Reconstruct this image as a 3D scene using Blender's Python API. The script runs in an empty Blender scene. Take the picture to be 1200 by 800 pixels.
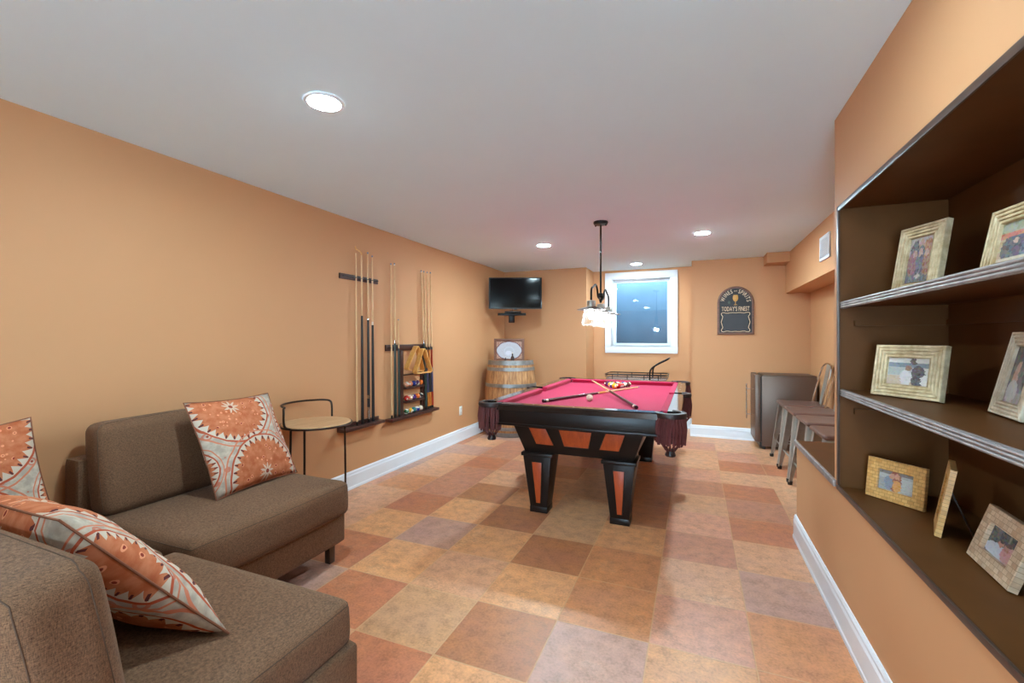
LENS, SKY, EXPO, BULB = 190.0, 12.0, 1.55, 60.0
import bpy, bmesh, math, random
from mathutils import Matrix, Vector
random.seed(7)
PI = math.pi
C = bpy.context.scene.collection
S = bpy.context.scene

# ------------------------------------------------------------------ helpers
def lin(r, g, b):
    f = lambda c: (c/255)/12.92 if c/255 <= 0.04045 else (((c/255)+0.055)/1.055)**2.4
    return (f(r), f(g), f(b), 1.0)

TM = {}
def empty(name, loc=(0, 0, 0), rz=0.0, rx=0.0, parent=None, M=None):
    o = bpy.data.objects.new(name, None)
    C.objects.link(o)
    if M is None:
        M = Matrix.Translation(loc) @ Matrix.Rotation(rz, 4, 'Z') @ Matrix.Rotation(rx, 4, 'X')
    o.matrix_basis = M
    o.empty_display_size = 0.05
    TM[o.name] = M
    if parent: o.parent = parent
    return o

def tag(o, label, cat, group=None):
    o['label'] = label; o['category'] = cat
    if group: o['group'] = group
    return o

def thing(name, label, cat, loc=(0, 0, 0), rz=0.0, rx=0.0, group=None, M=None):
    return tag(empty(name, loc, rz, rx, None, M), label, cat, group)

def obj(name, bm, mat, parent=None, bev=0.0, seg=2, smooth=False, world=False, ang=40, M=None):
    """link bm as one mesh object; world=True: verts are world coords, re-expressed in the parent's frame"""
    bmesh.ops.remove_doubles(bm, verts=bm.verts, dist=1e-6)
    if bev > 0:
        es = [e for e in bm.edges if len(e.link_faces) == 2 and e.calc_face_angle(0) > math.radians(30)]
        bmesh.ops.bevel(bm, geom=es, offset=bev, segments=seg, profile=0.5, affect='EDGES', clamp_overlap=True)
    bmesh.ops.recalc_face_normals(bm, faces=bm.faces)
    if world and parent is not None:
        bm.transform(TM[parent.name].inverted())
    me = bpy.data.meshes.new(name)
    bm.to_mesh(me); bm.free()
    if smooth or bev > 0:
        me.polygons.foreach_set('use_smooth', [True]*len(me.polygons))
        try: me.set_sharp_from_angle(angle=math.radians(ang))
        except Exception: pass
    o = bpy.data.objects.new(name, me)
    C.objects.link(o)
    if mat: me.materials.append(mat)
    if parent: o.parent = parent
    if M is not None: o.matrix_basis = M
    return o

def struct(name, bm, mat, **k):
    o = obj(name, bm, mat, **k); o['kind'] = 'structure'; return o

def dup(root, M, label=None):
    r = root.copy(); C.objects.link(r); r.matrix_basis = M
    if label: r['label'] = label
    for ch in list(root.children):
        c = ch.copy(); C.objects.link(c); c.parent = r
        for g in list(ch.children):
            d = g.copy(); C.objects.link(d); d.parent = c
    return r

def nb(): return bmesh.new()

def bx(bm, x0, x1, y0, y1, z0, z1, M=None):
    vs = [Vector((x, y, z)) for z in (z0, z1) for y in (y0, y1) for x in (x0, x1)]
    if M is not None: vs = [M @ v for v in vs]
    v = [bm.verts.new(p) for p in vs]
    for f in ((0, 2, 3, 1), (4, 5, 7, 6), (0, 1, 5, 4), (2, 6, 7, 3), (0, 4, 6, 2), (1, 3, 7, 5)):
        bm.faces.new([v[i] for i in f])
    return bm

def bxs(x0, x1, y0, y1, z0, z1, M=None): return bx(nb(), x0, x1, y0, y1, z0, z1, M)

def hexa(bm, b, t):
    """b, t: 4 bottom and 4 top points, same winding"""
    v = [bm.verts.new(p) for p in list(b)+list(t)]
    for f in ((3, 2, 1, 0), (4, 5, 6, 7), (0, 1, 5, 4), (1, 2, 6, 5), (2, 3, 7, 6), (3, 0, 4, 7)):
        bm.faces.new([v[i] for i in f])
    return bm

def prism(bm, poly, d):
    d = Vector(d); n = len(poly)
    a = [bm.verts.new(p) for p in poly]; b = [bm.verts.new(Vector(p)+d) for p in poly]
    bm.faces.new(a[::-1]); bm.faces.new(b)
    for i in range(n): bm.faces.new((a[i], a[(i+1) % n], b[(i+1) % n], b[i]))
    return bm

def tube(bm, pts, r, n=8, closed=False):
    pts = [Vector(p) for p in pts]; N = len(pts)
    rs = r if isinstance(r, (list, tuple)) else [r]*N
    rings = []; up = None
    for i, p in enumerate(pts):
        if closed: t = pts[(i+1) % N]-pts[i-1]
        else: t = pts[min(i+1, N-1)]-pts[max(i-1, 0)]
        t.normalize()
        if up is None:
            up = Vector((0, 0, 1)) if abs(t.z) < 0.9 else Vector((1, 0, 0))
        a = t.cross(up)
        if a.length < 1e-4: a = t.cross(Vector((0, 1, 0)))
        a.normalize(); up = a.cross(t).normalized()
        rings.append([bm.verts.new(p+(a*math.cos(2*PI*k/n)+up*math.sin(2*PI*k/n))*rs[i]) for k in range(n)])
    for i in range(N if closed else N-1):
        A, B = rings[i], rings[(i+1) % N]
        for k in range(n): bm.faces.new((A[k], A[(k+1) % n], B[(k+1) % n], B[k]))
    if not closed:
        bm.faces.new(rings[0][::-1]); bm.faces.new(rings[-1])
    return bm

def lathe(bm, prof, n=32, M=None, close=False):
    rings = []
    for r, z in prof:
        if r < 1e-6:
            p = Vector((0, 0, z)); rings.append([bm.verts.new(M @ p if M is not None else p)])
        else:
            ring = []
            for k in range(n):
                p = Vector((r*math.cos(2*PI*k/n), r*math.sin(2*PI*k/n), z))
                ring.append(bm.verts.new(M @ p if M is not None else p))
            rings.append(ring)
    for A, B in zip(rings, rings[1:]):
        for k in range(n):
            k2 = (k+1) % n
            if len(A) == 1 and len(B) == 1: continue
            if len(A) == 1: bm.faces.new((A[0], B[k2], B[k]))
            elif len(B) == 1: bm.faces.new((A[k], A[k2], B[0]))
            else: bm.faces.new((A[k], A[k2], B[k2], B[k]))
    return bm

def arc(c, r, a0, a1, n, plane='xy'):
    out = []
    for i in range(n+1):
        a = a0+(a1-a0)*i/n
        u, v = r*math.cos(a), r*math.sin(a)
        out.append(Vector(c)+(Vector((u, v, 0)) if plane == 'xy' else Vector((u, 0, v)) if plane == 'xz' else Vector((0, u, v))))
    return out

def smoothpts(pts, it=2):
    pts = [Vector(p) for p in pts]
    for _ in range(it):
        q = [pts[0]]
        for a, b in zip(pts, pts[1:]):
            q += [a*.75+b*.25, a*.25+b*.75]
        q.append(pts[-1]); pts = q
    return pts

def rb_map(sx, sy, sz, r, bulge, noise, M):
    """maps a point of the cube [-1,1]^3 surface to a rounded, slightly bulging cushion centred on the origin"""
    hx, hy, hz = sx/2, sy/2, sz/2
    rnd = random.Random(int(sx*1000+sy*77)); ph = [rnd.uniform(0, 6.28) for _ in range(6)]
    sp = lambda t: math.sin(t*PI/2)*.55+t*.45          # denser near the ends
    def f(p):
        q = Vector((sp(p[0])*hx, sp(p[1])*hy, sp(p[2])*hz))
        inner = Vector((max(-hx+r, min(hx-r, q.x)), max(-hy+r, min(hy-r, q.y)), max(-hz+r, min(hz-r, q.z))))
        d = q-inner
        if d.length > 1e-9: q = inner+d.normalized()*r
        u, v, w = q.x/hx, q.y/hy, q.z/hz
        q.x += bulge[0]*math.copysign(1, u)*abs(u)**3*(1-v*v)*(1-w*w)
        q.y += bulge[1]*math.copysign(1, v)*abs(v)**3*(1-u*u)*(1-w*w)
        q.z += bulge[2]*math.copysign(1, w)*abs(w)**3*(1-u*u)*(1-v*v)
        if noise:
            q.z += noise*math.sin(u*3.1+ph[0])*math.sin(v*2.7+ph[1])
            q.x += noise*math.sin(v*4.0+ph[2])*math.sin(w*3.0+ph[3])
        return M @ q if M is not None else q
    return f

def rbox(sx, sy, sz, r, n=14, bulge=(0, 0, 0), noise=0.0, M=None):
    bm = nb(); cache = {}; f = rb_map(sx, sy, sz, r, bulge, noise, M)
    def vert(p):
        key = tuple(round(c, 5) for c in p)
        if key not in cache: cache[key] = bm.verts.new(f(p))
        return cache[key]
    for ax in range(3):
        for s in (-1, 1):
            for i in range(n):
                for j in range(n):
                    quad = []
                    for di, dj in ((0, 0), (1, 0), (1, 1), (0, 1)):
                        a = -1+2*(i+di)/n; b = -1+2*(j+dj)/n
                        p = [0, 0, 0]; p[ax] = s; p[(ax+1) % 3] = a; p[(ax+2) % 3] = b
                        quad.append(vert(p))
                    bm.faces.new(quad if s > 0 else quad[::-1])
    return bm

def cushion(name, mat, seammat, parent, axis, at, sx, sy, sz, r, n, bulge, noise, M):
    """upholstered cushion with stitched seams running round it, across `axis` at the cube coordinates `at`"""
    c = obj(name, rbox(sx, sy, sz, r, n, bulge, noise, M), mat, parent, smooth=True, world=True)
    f = rb_map(sx, sy, sz, r, bulge, noise, M); inv = TM[parent.name].inverted()
    for a in at:
        loop = []
        for (u0, w0), (u1, w1) in (((-1, -1), (1, -1)), ((1, -1), (1, 1)), ((1, 1), (-1, 1)), ((-1, 1), (-1, -1))):
            for i in range(24):
                t = i/24; p = [0, 0, 0]; p[axis] = a; p[(axis+1) % 3] = u0+(u1-u0)*t; p[(axis+2) % 3] = w0+(w1-w0)*t
                loop.append(inv @ f(p))
        sm = obj('seam', tube(nb(), loop, .0013, 6, True), seammat, None, smooth=True); sm.parent = c
    return c

def quad_uv(bm, p, uv=((0, 0), (1, 0), (1, 1), (0, 1))):
    L = bm.loops.layers.uv.verify()
    f = bm.faces.new([bm.verts.new(q) for q in p])
    for l, t in zip(f.loops, uv): l[L].uv = t
    return bm

def rect_frame(bm, W, H, prof):
    """mitred frame in the xz plane, bottom centre at the origin, front is -y. prof: (inset, depth y)"""
    rings = []
    for ins, y in prof:
        rings.append([bm.verts.new(p) for p in ((-W/2+ins, y, ins), (W/2-ins, y, ins), (W/2-ins, y, H-ins), (-W/2+ins, y, H-ins))])
    for A, B in zip(rings, rings[1:]):
        for k in range(4): bm.faces.new((A[k], A[(k+1) % 4], B[(k+1) % 4], B[k]))
    return bm

# ------------------------------------------------------------------ node helpers
class N:
    def __init__(s, name):
        s.m = bpy.data.materials.new(name); s.m.use_nodes = True
        s.t = s.m.node_tree; s.t.nodes.clear()
        s.out = s.t.nodes.new('ShaderNodeOutputMaterial')
    def n(s, typ, **kw):
        nd = s.t.nodes.new(typ)
        for k, v in kw.items():
            if k.startswith('i_'):
                key = k[2:]; key = int(key) if key.isdigit() else key.replace('_', ' ')
                s.set(nd.inputs[key], v)
            else: setattr(nd, k, v)
        return nd
    def set(s, inp, v):
        if isinstance(v, bpy.types.NodeSocket): s.t.links.new(v, inp)
        else: inp.default_value = v
    def math(s, op, a, b=0.0, c=None, clamp=False):
        nd = s.n('ShaderNodeMath', operation=op, use_clamp=clamp)
        s.set(nd.inputs[0], a); s.set(nd.inputs[1], b)
        if c is not None: s.set(nd.inputs[2], c)
        return nd.outputs[0]
    def mix(s, fac, a, b, blend='MIX'):
        nd = s.n('ShaderNodeMix', data_type='RGBA', blend_type=blend)
        s.set(nd.inputs[0], fac); s.set(nd.inputs[6], a); s.set(nd.inputs[7], b)
        return nd.outputs[2]
    def coord(s, which='Object'): return s.n('ShaderNodeTexCoord').outputs[which]
    def mapv(s, vec, scale=(1, 1, 1), loc=(0, 0, 0), rot=(0, 0, 0)):
        nd = s.n('ShaderNodeMapping'); s.set(nd.inputs[0], vec)
        nd.inputs[1].default_value = loc; nd.inputs[2].default_value = rot; nd.inputs[3].default_value = scale
        return nd.outputs[0]
    def noise(s, vec, scale, detail=3, rough=.55, out=0):
        nd = s.n('ShaderNodeTexNoise'); s.set(nd.inputs['Vector'], vec)
        nd.inputs['Scale'].default_value = scale; nd.inputs['Detail'].default_value = detail; nd.inputs['Roughness'].default_value = rough
        return nd.outputs[out]
    def ramp(s, fac, stops, interp='LINEAR'):
        nd = s.n('ShaderNodeValToRGB'); s.set(nd.inputs[0], fac); cr = nd.color_ramp; cr.interpolation = interp
        while len(cr.elements) < len(stops): cr.elements.new(.5)
        for e, (p, c) in zip(cr.elements, stops): e.position = p; e.color = c if len(c) == 4 else (*c, 1)
        return nd.outputs[0]
    def bump(s, h, strength=.2, dist=.01):
        nd = s.n('ShaderNodeBump'); s.set(nd.inputs['Height'], h)
        nd.inputs['Strength'].default_value = strength; nd.inputs['Distance'].default_value = dist
        return nd.outputs[0]
    def sep(s, vec):
        nd = s.n('ShaderNodeSeparateXYZ'); s.set(nd.inputs[0], vec); return nd.outputs
    def pbr(s, col, rough=.5, metal=0.0, normal=None, spec=.5, coat=0.0, sheen=0.0):
        b = s.n('ShaderNodeBsdfPrincipled')
        s.set(b.inputs['Base Color'], col); s.set(b.inputs['Roughness'], rough); s.set(b.inputs['Metallic'], metal)
        b.inputs['Specular IOR Level'].default_value = spec
        if coat: b.inputs['Coat Weight'].default_value = coat; b.inputs['Coat Roughness'].default_value = .08
        if sheen: b.inputs['Sheen Weight'].default_value = sheen
        if normal is not None: s.set(b.inputs['Normal'], normal)
        s.t.links.new(b.outputs[0], s.out.inputs[0]); return b
    # 2-D painting
    def ell(s, x, y, cx, cy, rx, ry, soft=.08):
        dx = s.math('DIVIDE', s.math('SUBTRACT', x, cx), rx); dy = s.math('DIVIDE', s.math('SUBTRACT', y, cy), ry)
        d = s.math('SQRT', s.math('ADD', s.math('MULTIPLY', dx, dx), s.math('MULTIPLY', dy, dy)))
        return s.math('MULTIPLY_ADD', s.math('SUBTRACT', 1.0, d), 1/soft, .5, True)
    def rec(s, x, y, cx, cy, rx, ry, soft=.01):
        dx = s.math('SUBTRACT', rx, s.math('ABSOLUTE', s.math('SUBTRACT', x, cx)))
        dy = s.math('SUBTRACT', ry, s.math('ABSOLUTE', s.math('SUBTRACT', y, cy)))
        return s.math('MULTIPLY_ADD', s.math('MINIMUM', dx, dy), 1/soft, .5, True)

def simple(name, rgb, rough=.5, metal=0, spec=.5, coat=0, var=.12, scale=12, bump=0, sheen=0):
    k = N(name); c = k.coord(); f = k.noise(c, scale, 4)
    col = lin(*rgb); dark = tuple(v*(1-var) for v in col[:3])+(1,); lite = tuple(min(1, v*(1+var)) for v in col[:3])+(1,)
    cc = k.ramp(f, [(.3, dark), (.7, lite)])
    nm = k.bump(k.noise(c, scale*8, 3), bump, .004) if bump else None
    k.pbr(cc, rough, metal, nm, spec, coat, sheen)
    return k.m

def wood(name, a, b, rough=.4, axis=2, scale=1.0, coat=0, grain=1.0):
    k = N(name); sc = [9*scale]*3; sc[axis] = .9*scale
    v = k.mapv(k.coord(), tuple(sc))
    n1 = k.noise(v, 3.0, 5, .6); n2 = k.noise(v, 14, 3, .6)
    f = k.math('ADD', k.math('MULTIPLY', n1, .65), k.math('MULTIPLY', n2, .35))
    mid = tuple((p+q)/2 for p, q in zip(lin(*a), lin(*b)))
    k.pbr(k.ramp(f, [(.5-.16/grain, lin(*a)), (.5, mid), (.5+.16/grain, lin(*b))]), rough, 0, k.bump(n2, .08, .003), .5, coat)
    return k.m

def emit(name, rgb, st):
    k = N(name); e = k.n('ShaderNodeEmission'); e.inputs[0].default_value = (*rgb, 1); e.inputs[1].default_value = st
    k.t.links.new(e.outputs[0], k.out.inputs[0]); return k.m

def thin_glass(name, tint=(1, 1, 1), refl=1.0, rough=0.0):
    k = N(name)
    tr = k.n('ShaderNodeBsdfTransparent'); tr.inputs[0].default_value = (*tint, 1)
    gl = k.n('ShaderNodeBsdfGlossy'); gl.inputs['Roughness'].default_value = rough
    fr = k.n('ShaderNodeFresnel'); fr.inputs[0].default_value = 1.5
    mx = k.n('ShaderNodeMixShader')
    k.set(mx.inputs[0], k.math('MULTIPLY', fr.outputs[0], refl, clamp=True)); k.t.links.new(tr.outputs[0], mx.inputs[1]); k.t.links.new(gl.outputs[0], mx.inputs[2])
    k.t.links.new(mx.outputs[0], k.out.inputs[0]); return k.m

def picture(name, base, shapes, nscale=0, namt=.3, rough=.25):
    """printed picture painted in uv: shapes = (kind, cx, cy, rx, ry, rgb)"""
    k = N(name); uv = k.coord('UV'); x, y, _ = k.sep(uv)
    wob = k.noise(uv, 11, 4, .7); wob2 = k.noise(k.mapv(uv, (1, 1, 1), (7, 3, 0)), 11, 4, .7)
    xs = k.math('ADD', x, k.math('MULTIPLY', k.math('SUBTRACT', wob, .5), .22)); ys = k.math('ADD', y, k.math('MULTIPLY', k.math('SUBTRACT', wob2, .5), .20))
    col = lin(*base)
    for kind, cx, cy, rx, ry, rgb in shapes:
        f = (k.ell(xs, ys, cx, cy, rx, ry) if kind == 'e' else k.rec(x, y, cx, cy, rx, ry, .02))
        col = k.mix(f, col, lin(*rgb))
    if nscale:
        nc = k.noise(uv, nscale, 3, .6, 1)
        vo = k.n('ShaderNodeTexVoronoi'); k.set(vo.inputs['Vector'], k.n('ShaderNodeVectorMath', operation='MULTIPLY_ADD', i_0=nc, i_1=(.06, .06, 0), i_2=uv).outputs[0]); vo.inputs['Scale'].default_value = nscale*.75
        hs = k.n('ShaderNodeHueSaturation'); hs.inputs['Saturation'].default_value = .45; hs.inputs['Value'].default_value = .55; k.set(hs.inputs['Color'], vo.outputs['Color'])
        col = k.mix(namt*.75, col, hs.outputs[0])
    k.pbr(col, rough)
    return k.m

# ------------------------------------------------------------------ materials
M_wall = simple('wall_paint', (203, 149, 106), .62, var=.015, scale=1.5, bump=.03, spec=.3)
M_ceil = simple('ceiling_paint', (222, 240, 249), .9, var=.01, scale=2, spec=.2)
M_white = simple('white_trim', (232, 234, 240), .35, var=.01)
M_shelf = simple('brown_shelf_paint', (96, 58, 28), .46, var=.10, scale=6, spec=.12)
M_edge = simple('worn_shelf_edge', (150, 140, 138), .45, var=.28, scale=22, metal=.2)
M_edged = simple('dark_shelf_edge', (72, 52, 42), .4, var=.25, scale=18)
M_blackmetal = simple('black_metal', (26, 22, 21), .35, metal=.6)
M_bronze = simple('bronze_metal', (58, 44, 38), .35, metal=.7)
M_steel = simple('brushed_steel', (128, 116, 110), .32, metal=.85, var=.10, scale=5)
M_chrome = simple('chrome', (200, 198, 196), .18, metal=1, var=.03)
M_gun = simple('gunmetal', (176, 172, 164), .42, metal=.75, var=.15, scale=8)
M_gundark = simple('gunmetal_seat', (128, 100, 92), .38, metal=.6, var=.12, scale=8)
M_tblack = simple('black_lacquer', (27, 18, 15), .34, var=.1, spec=.24)
M_rail = simple('black_rail_gloss', (30, 22, 20), .14, var=.1, coat=.6, spec=.6)
M_orange = wood('orange_veneer', (140, 50, 20), (174, 74, 30), .35, 2, 1.4)
M_rack = wood('dark_rack_wood', (52, 27, 22), (82, 44, 34), .35, 2, 2)
M_maple = wood('maple', (205, 158, 108), (232, 192, 146), .4, 2, 2)
M_gold = wood('golden_wood', (206, 140, 66), (232, 176, 98), .4, 2, 2)
M_seatwood = wood('pale_seat_wood', (186, 140, 100), (214, 172, 128), .45, 1, 2)
M_leather = simple('burgundy_leather', (88, 38, 38), .55, var=.2, scale=25, bump=.3)
M_leatherd = simple('dark_leather', (38, 22, 22), .45, var=.2, scale=25)
M_iron = simple('dark_iron', (36, 26, 26), .4, metal=.4)
M_galv = simple('galvanised_hoop', (142, 142, 142), .42, metal=.75, var=.22, scale=14)
M_plastic = simple('black_plastic', (20, 20, 22), .3)
M_ivory = simple('ivory_ball', (226, 205, 180), .12, var=.02, coat=.3)
M_wrap = simple('black_wrap', (26, 22, 24), .5)
M_brownwood = wood('brown_frame_wood', (86, 46, 28), (124, 72, 44), .4, 0, 3)
M_legmetal = simple('sofa_leg_metal', (92, 74, 62), .3, metal=.7)
M_flanger = simple('outlet_plastic', (236, 232, 226), .35, var=.01)
M_slot = simple('outlet_slot', (70, 64, 60), .6)
M_ventgrey = simple('vent_grey', (188, 184, 180), .5)

def cloth_mat():
    k = N('red_cloth'); c = k.coord(); n = k.noise(c, 900, 2)
    col = k.ramp(n, [(.3, lin(166, 24, 62)), (.7, lin(184, 34, 78))])
    k.pbr(col, .85, 0, k.bump(n, .1, .001), .2, sheen=.08); return k.m
M_cloth = cloth_mat()

def fabric_mat(name, a, b):
    k = N(name); c = k.coord()
    w1 = k.noise(k.mapv(c, (120, 120, 900)), 1.0, 2); w2 = k.noise(k.mapv(c, (900, 600, 120)), 1.0, 2); w3 = k.noise(c, 420, 3)
    big = k.noise(c, 5, 3)
    f = k.math('ADD', k.math('MULTIPLY', k.math('ADD', w1, w2), .38), k.math('ADD', k.math('MULTIPLY', w3, .20), k.math('MULTIPLY', big, .04)))
    col = k.ramp(f, [(.38, lin(*a)), (.62, lin(*b))])
    k.pbr(col, .9, 0, k.bump(f, .35, .004), .12, sheen=.06); return k.m
M_sofa = fabric_mat('brown_weave', (79, 55, 41), (138, 103, 77))

def pillow_mat():
    k = N('medallion_print'); uv = k.coord('UV')
    wob = k.noise(uv, 7, 2, .5, 1)
    uvw = k.n('ShaderNodeVectorMath', operation='MULTIPLY_ADD'); k.set(uvw.inputs[0], wob); uvw.inputs[1].default_value = (.025, .025, 0); k.set(uvw.inputs[2], uv)
    x, y, _ = k.sep(uvw.outputs[0])
    cream = lin(200, 184, 166); grey = lin(166, 152, 138); orange = lin(196, 120, 84); deep = lin(178, 96, 60); rust = lin(150, 66, 46); dark = lin(92, 44, 44)
    nz = k.noise(uv, 14, 4)
    col = k.mix(k.math('MULTIPLY_ADD', nz, 4, -1.6, True), grey, cream)
    # small ring motifs on the ground
    vo = k.n('ShaderNodeTexVoronoi'); k.set(vo.inputs['Vector'], uv); vo.inputs['Scale'].default_value = 9; vo.inputs['Randomness'].default_value = .55
    d = vo.outputs['Distance']
    ring = k.math('MULTIPLY', k.math('GREATER_THAN', d, .20), k.math('LESS_THAN', d, .33))
    col = k.mix(k.math('MULTIPLY', ring, .8), col, lin(188, 104, 82))
    col = k.mix(k.math('LESS_THAN', d, .10), col, rust)
    vs = k.n('ShaderNodeTexVoronoi'); k.set(vs.inputs['Vector'], uv); vs.inputs['Scale'].default_value = 17; vs.inputs['Randomness'].default_value = .8
    dots = k.math('LESS_THAN', vs.outputs['Distance'], .19)
    pale = k.math('LESS_THAN', vs.outputs['Distance'], .30)
    for cx, cy, R in ((.40, .90, .43), (.56, .10, .42), (1.16, .62, .30), (-.18, .30, .26)):
        dx = k.math('SUBTRACT', x, cx); dy = k.math('SUBTRACT', y, cy)
        dd = k.math('DIVIDE', k.math('SQRT', k.math('ADD', k.math('MULTIPLY', dx, dx), k.math('MULTIPLY', dy, dy))), R)
        th = k.math('MULTIPLY', k.math('ARCTAN2', dy, dx), 30/(2*PI))
        saw = k.math('ABSOLUTE', k.math('MULTIPLY_ADD', k.math('FRACT', th), 2, -1))
        ins = lambda q: k.math('LESS_THAN', dd, q)
        col = k.mix(k.math('MULTIPLY', ins(1.12), k.math('GREATER_THAN', dd, 1.085)), col, lin(200, 120, 92))
        col = k.mix(ins(1.0), col, lin(176, 82, 54))
        col = k.mix(ins(.955), col, cream)
        tri = k.math('LESS_THAN', k.math('MULTIPLY_ADD', dd, 1/.17, -.78/.17), saw)
        org = k.mix(k.math('MULTIPLY_ADD', nz, 4, -1.5, True), deep, orange)
        col = k.mix(k.math('MULTIPLY', tri, ins(.955)), col, org)
        col = k.mix(k.math('MULTIPLY', k.math('MULTIPLY', ins(.93), k.math('GREATER_THAN', dd, .84)), k.math('GREATER_THAN', saw, .80)), col, dark)
        col = k.mix(k.math('MULTIPLY', ins(.72), pale), col, lin(222, 146, 108))
        col = k.mix(k.math('MULTIPLY', ins(.74), dots), col, lin(140, 56, 42))
        petal = k.math('MULTIPLY_ADD', k.math('ABSOLUTE', k.math('MULTIPLY_ADD', k.math('FRACT', k.math('MULTIPLY', th, .3)), 2, -1)), .16, .06)
        col = k.mix(k.math('LESS_THAN', dd, petal), col, lin(206, 178, 156))
        col = k.mix(ins(.05), col, rust)
    k.pbr(col, .85, 0, k.bump(k.noise(uv, 160, 3), .15, .003), .2); return k.m
M_pillow = pillow_mat()
M_seam = simple('sofa_seam', (80, 58, 43), .9)
M_pipe = simple('pillow_piping', (136, 82, 58), .8)

# floor ---------------------------------------------------------------
TP, TX0, TY0 = .4064, -.995, 1.58
def floor_mat():
    k = N('slate_tiles'); c = k.coord('Object'); x, y, z = k.sep(c)
    at = k.n('ShaderNodeAttribute', attribute_name='tile'); base = at.outputs['Color']
    tid = k.n('ShaderNodeAttribute', attribute_name='tid').outputs['Vector']
    off = k.n('ShaderNodeVectorMath', operation='ADD'); k.set(off.inputs[0], c); k.set(off.inputs[1], tid)
    v = off.outputs[0]
    n1 = k.noise(v, 3.2, 5, .62); n2 = k.noise(v, 15, 6, .66); n3 = k.noise(v, 90, 3, .6)
    hue = k.ramp(n1, [(.30, lin(172, 126, 112)), (.45, lin(192, 138, 108)), (.58, lin(208, 146, 100)), (.72, lin(202, 168, 140))])
    col = k.mix(.30, base, hue)
    lum = k.ramp(k.math('ADD', k.math('MULTIPLY', n2, .6), k.math('MULTIPLY', n3, .4)), [(.35, (.62, .59, .55)), (.5, (.98, .98, .98)), (.66, (1.24, 1.23, 1.20))])
    col = k.mix(.88, col, lum, 'MULTIPLY')
    vein = k.math('ABSOLUTE', k.math('SUBTRACT', k.noise(k.mapv(v, (1, 1.6, 1)), 4.5, 6, .7), .5))
    col = k.mix(k.math('MULTIPLY', k.math('MULTIPLY_ADD', vein, -22, .42, True), k.math('MULTIPLY_ADD', n1, 4, -1.7, True)), col, lin(120, 84, 62))
    g = []
    for q, q0 in ((x, TX0), (y, TY0)):
        t = k.math('FRACT', k.math('MULTIPLY_ADD', q, 1/TP, -q0/TP+50))
        g.append(k.math('SUBTRACT', .5, k.math('ABSOLUTE', k.math('SUBTRACT', t, .5))))
    e = k.math('ADD', k.math('MINIMUM', g[0], g[1]), k.math('MULTIPLY', k.math('SUBTRACT', n2, .5), .008))
    gr = k.math('MULTIPLY_ADD', e, -180, 1.75, True)
    col = k.mix(k.math('MULTIPLY', gr, .75), col, lin(206, 160, 116))
    h = k.math('ADD', k.math('MULTIPLY', n2, .5), k.math('MULTIPLY', gr, -.45))
    ro = k.math('MULTIPLY_ADD', n2, .2, .30)
    k.pbr(col, ro, 0, k.bump(h, .28, .012), .42); return k.m
M_floor = floor_mat()

TC = {'r': (190, 108, 76), 'o': (222, 158, 108), 'm': (202, 154, 114), 'b': (168, 102, 64), 'g': (184, 142, 130), 't': (220, 162, 126),
      'p': (212, 148, 124), 'q': (192, 126, 104), 'n': (206, 134, 86)}
TMAP = {-1: {-1: 'r', 0: 'o', 1: 'o', 2: 'o', 3: 'g'}, 0: {-2: 'r', -1: 'm', 0: 'b', 1: 'g', 2: 'o', 3: 'n'}, 1: {-3: 'r', -2: 'o', -1: 't', 0: 'o', 1: 'n', 2: 'p', 3: 'n'},
        2: {-4: 't', -3: 'o', -2: 'g', -1: 'o', 0: 'b', 1: 'n', 2: 't', 3: 'g'}, 3: {-5: 't', -4: 't', -3: 'r', -2: 'o', -1: 'b', 0: 'm', 1: 'o', 2: 'q', 3: 't', 4: 'r'},
        4: {-5: 'p', -4: 'n', -3: 'q', -2: 'b', -1: 'o', 0: 'm', 1: 'b', 2: 'p', 3: 'r', 4: 'g'}, 5: {-5: 'g', -4: 't', -3: 'q', -2: 't', -1: 'm', 0: 'm', 1: 'b', 2: 't', 3: 'q', 4: 't'},
        6: {-5: 'g', -4: 't', -3: 'r', -2: 'q', 0: 'm', 1: 'b', 2: 'q', 3: 'r', 4: 't'}, 7: {-5: 'g', -4: 'g', -3: 'q', -2: 't', 2: 'p', 3: 't', 4: 't'},
        8: {-4: 't', -3: 'q', 2: 't', 3: 'r', 4: 'r'}, 9: {2: 't', 3: 'p', 4: 't'}, 10: {2: 'q', 3: 't', 4: 't'}, 11: {2: 't', 3: 't', 4: 'o'}, 12: {2: 't', 3: 'o', 4: 'o'}}
def make_floor():
    bm = nb(); cl = bm.loops.layers.float_color.new('tile'); vl = bm.loops.layers.float_vector.new('tid') if hasattr(bm.loops.layers, 'float_vector') else None
    il = bm.faces.layers.float_vector.new('tid')
    rnd = random.Random(3); cache = {}
    def v(i, j):
        if (i, j) not in cache:
            x = min(max(TX0+i*TP, -2.95), 1.5); y = min(max(TY0+j*TP, -3.4), 7.1)
            cache[(i, j)] = bm.verts.new((x, y, 0))
        return cache[(i, j)]
    for j in range(-13, 14):
        for i in range(-5, 7):
            if TX0+i*TP >= 1.5 or TX0+(i+1)*TP <= -2.95 or TY0+(j+1)*TP <= -3.4 or TY0+j*TP >= 7.1: continue
            f = bm.faces.new((v(i, j), v(i+1, j), v(i+1, j+1), v(i, j+1)))
            ch = TMAP.get(j, {}).get(i) or rnd.choice('ronbgtpqt')
            b = lin(*TC[ch]); jt = rnd.uniform(.94, 1.06)
            for l in f.loops: l[cl] = (b[0]*jt, b[1]*jt, b[2]*jt, 1)
            f[il] = (rnd.uniform(0, 40), rnd.uniform(0, 40), rnd.uniform(0, 9))
    # a slab below so that the floor has thickness
    bx(bm, -2.95, 1.5, -3.4, 7.1, -.12, -.004)
    return struct('floor', bm, M_floor)
make_floor()

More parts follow.
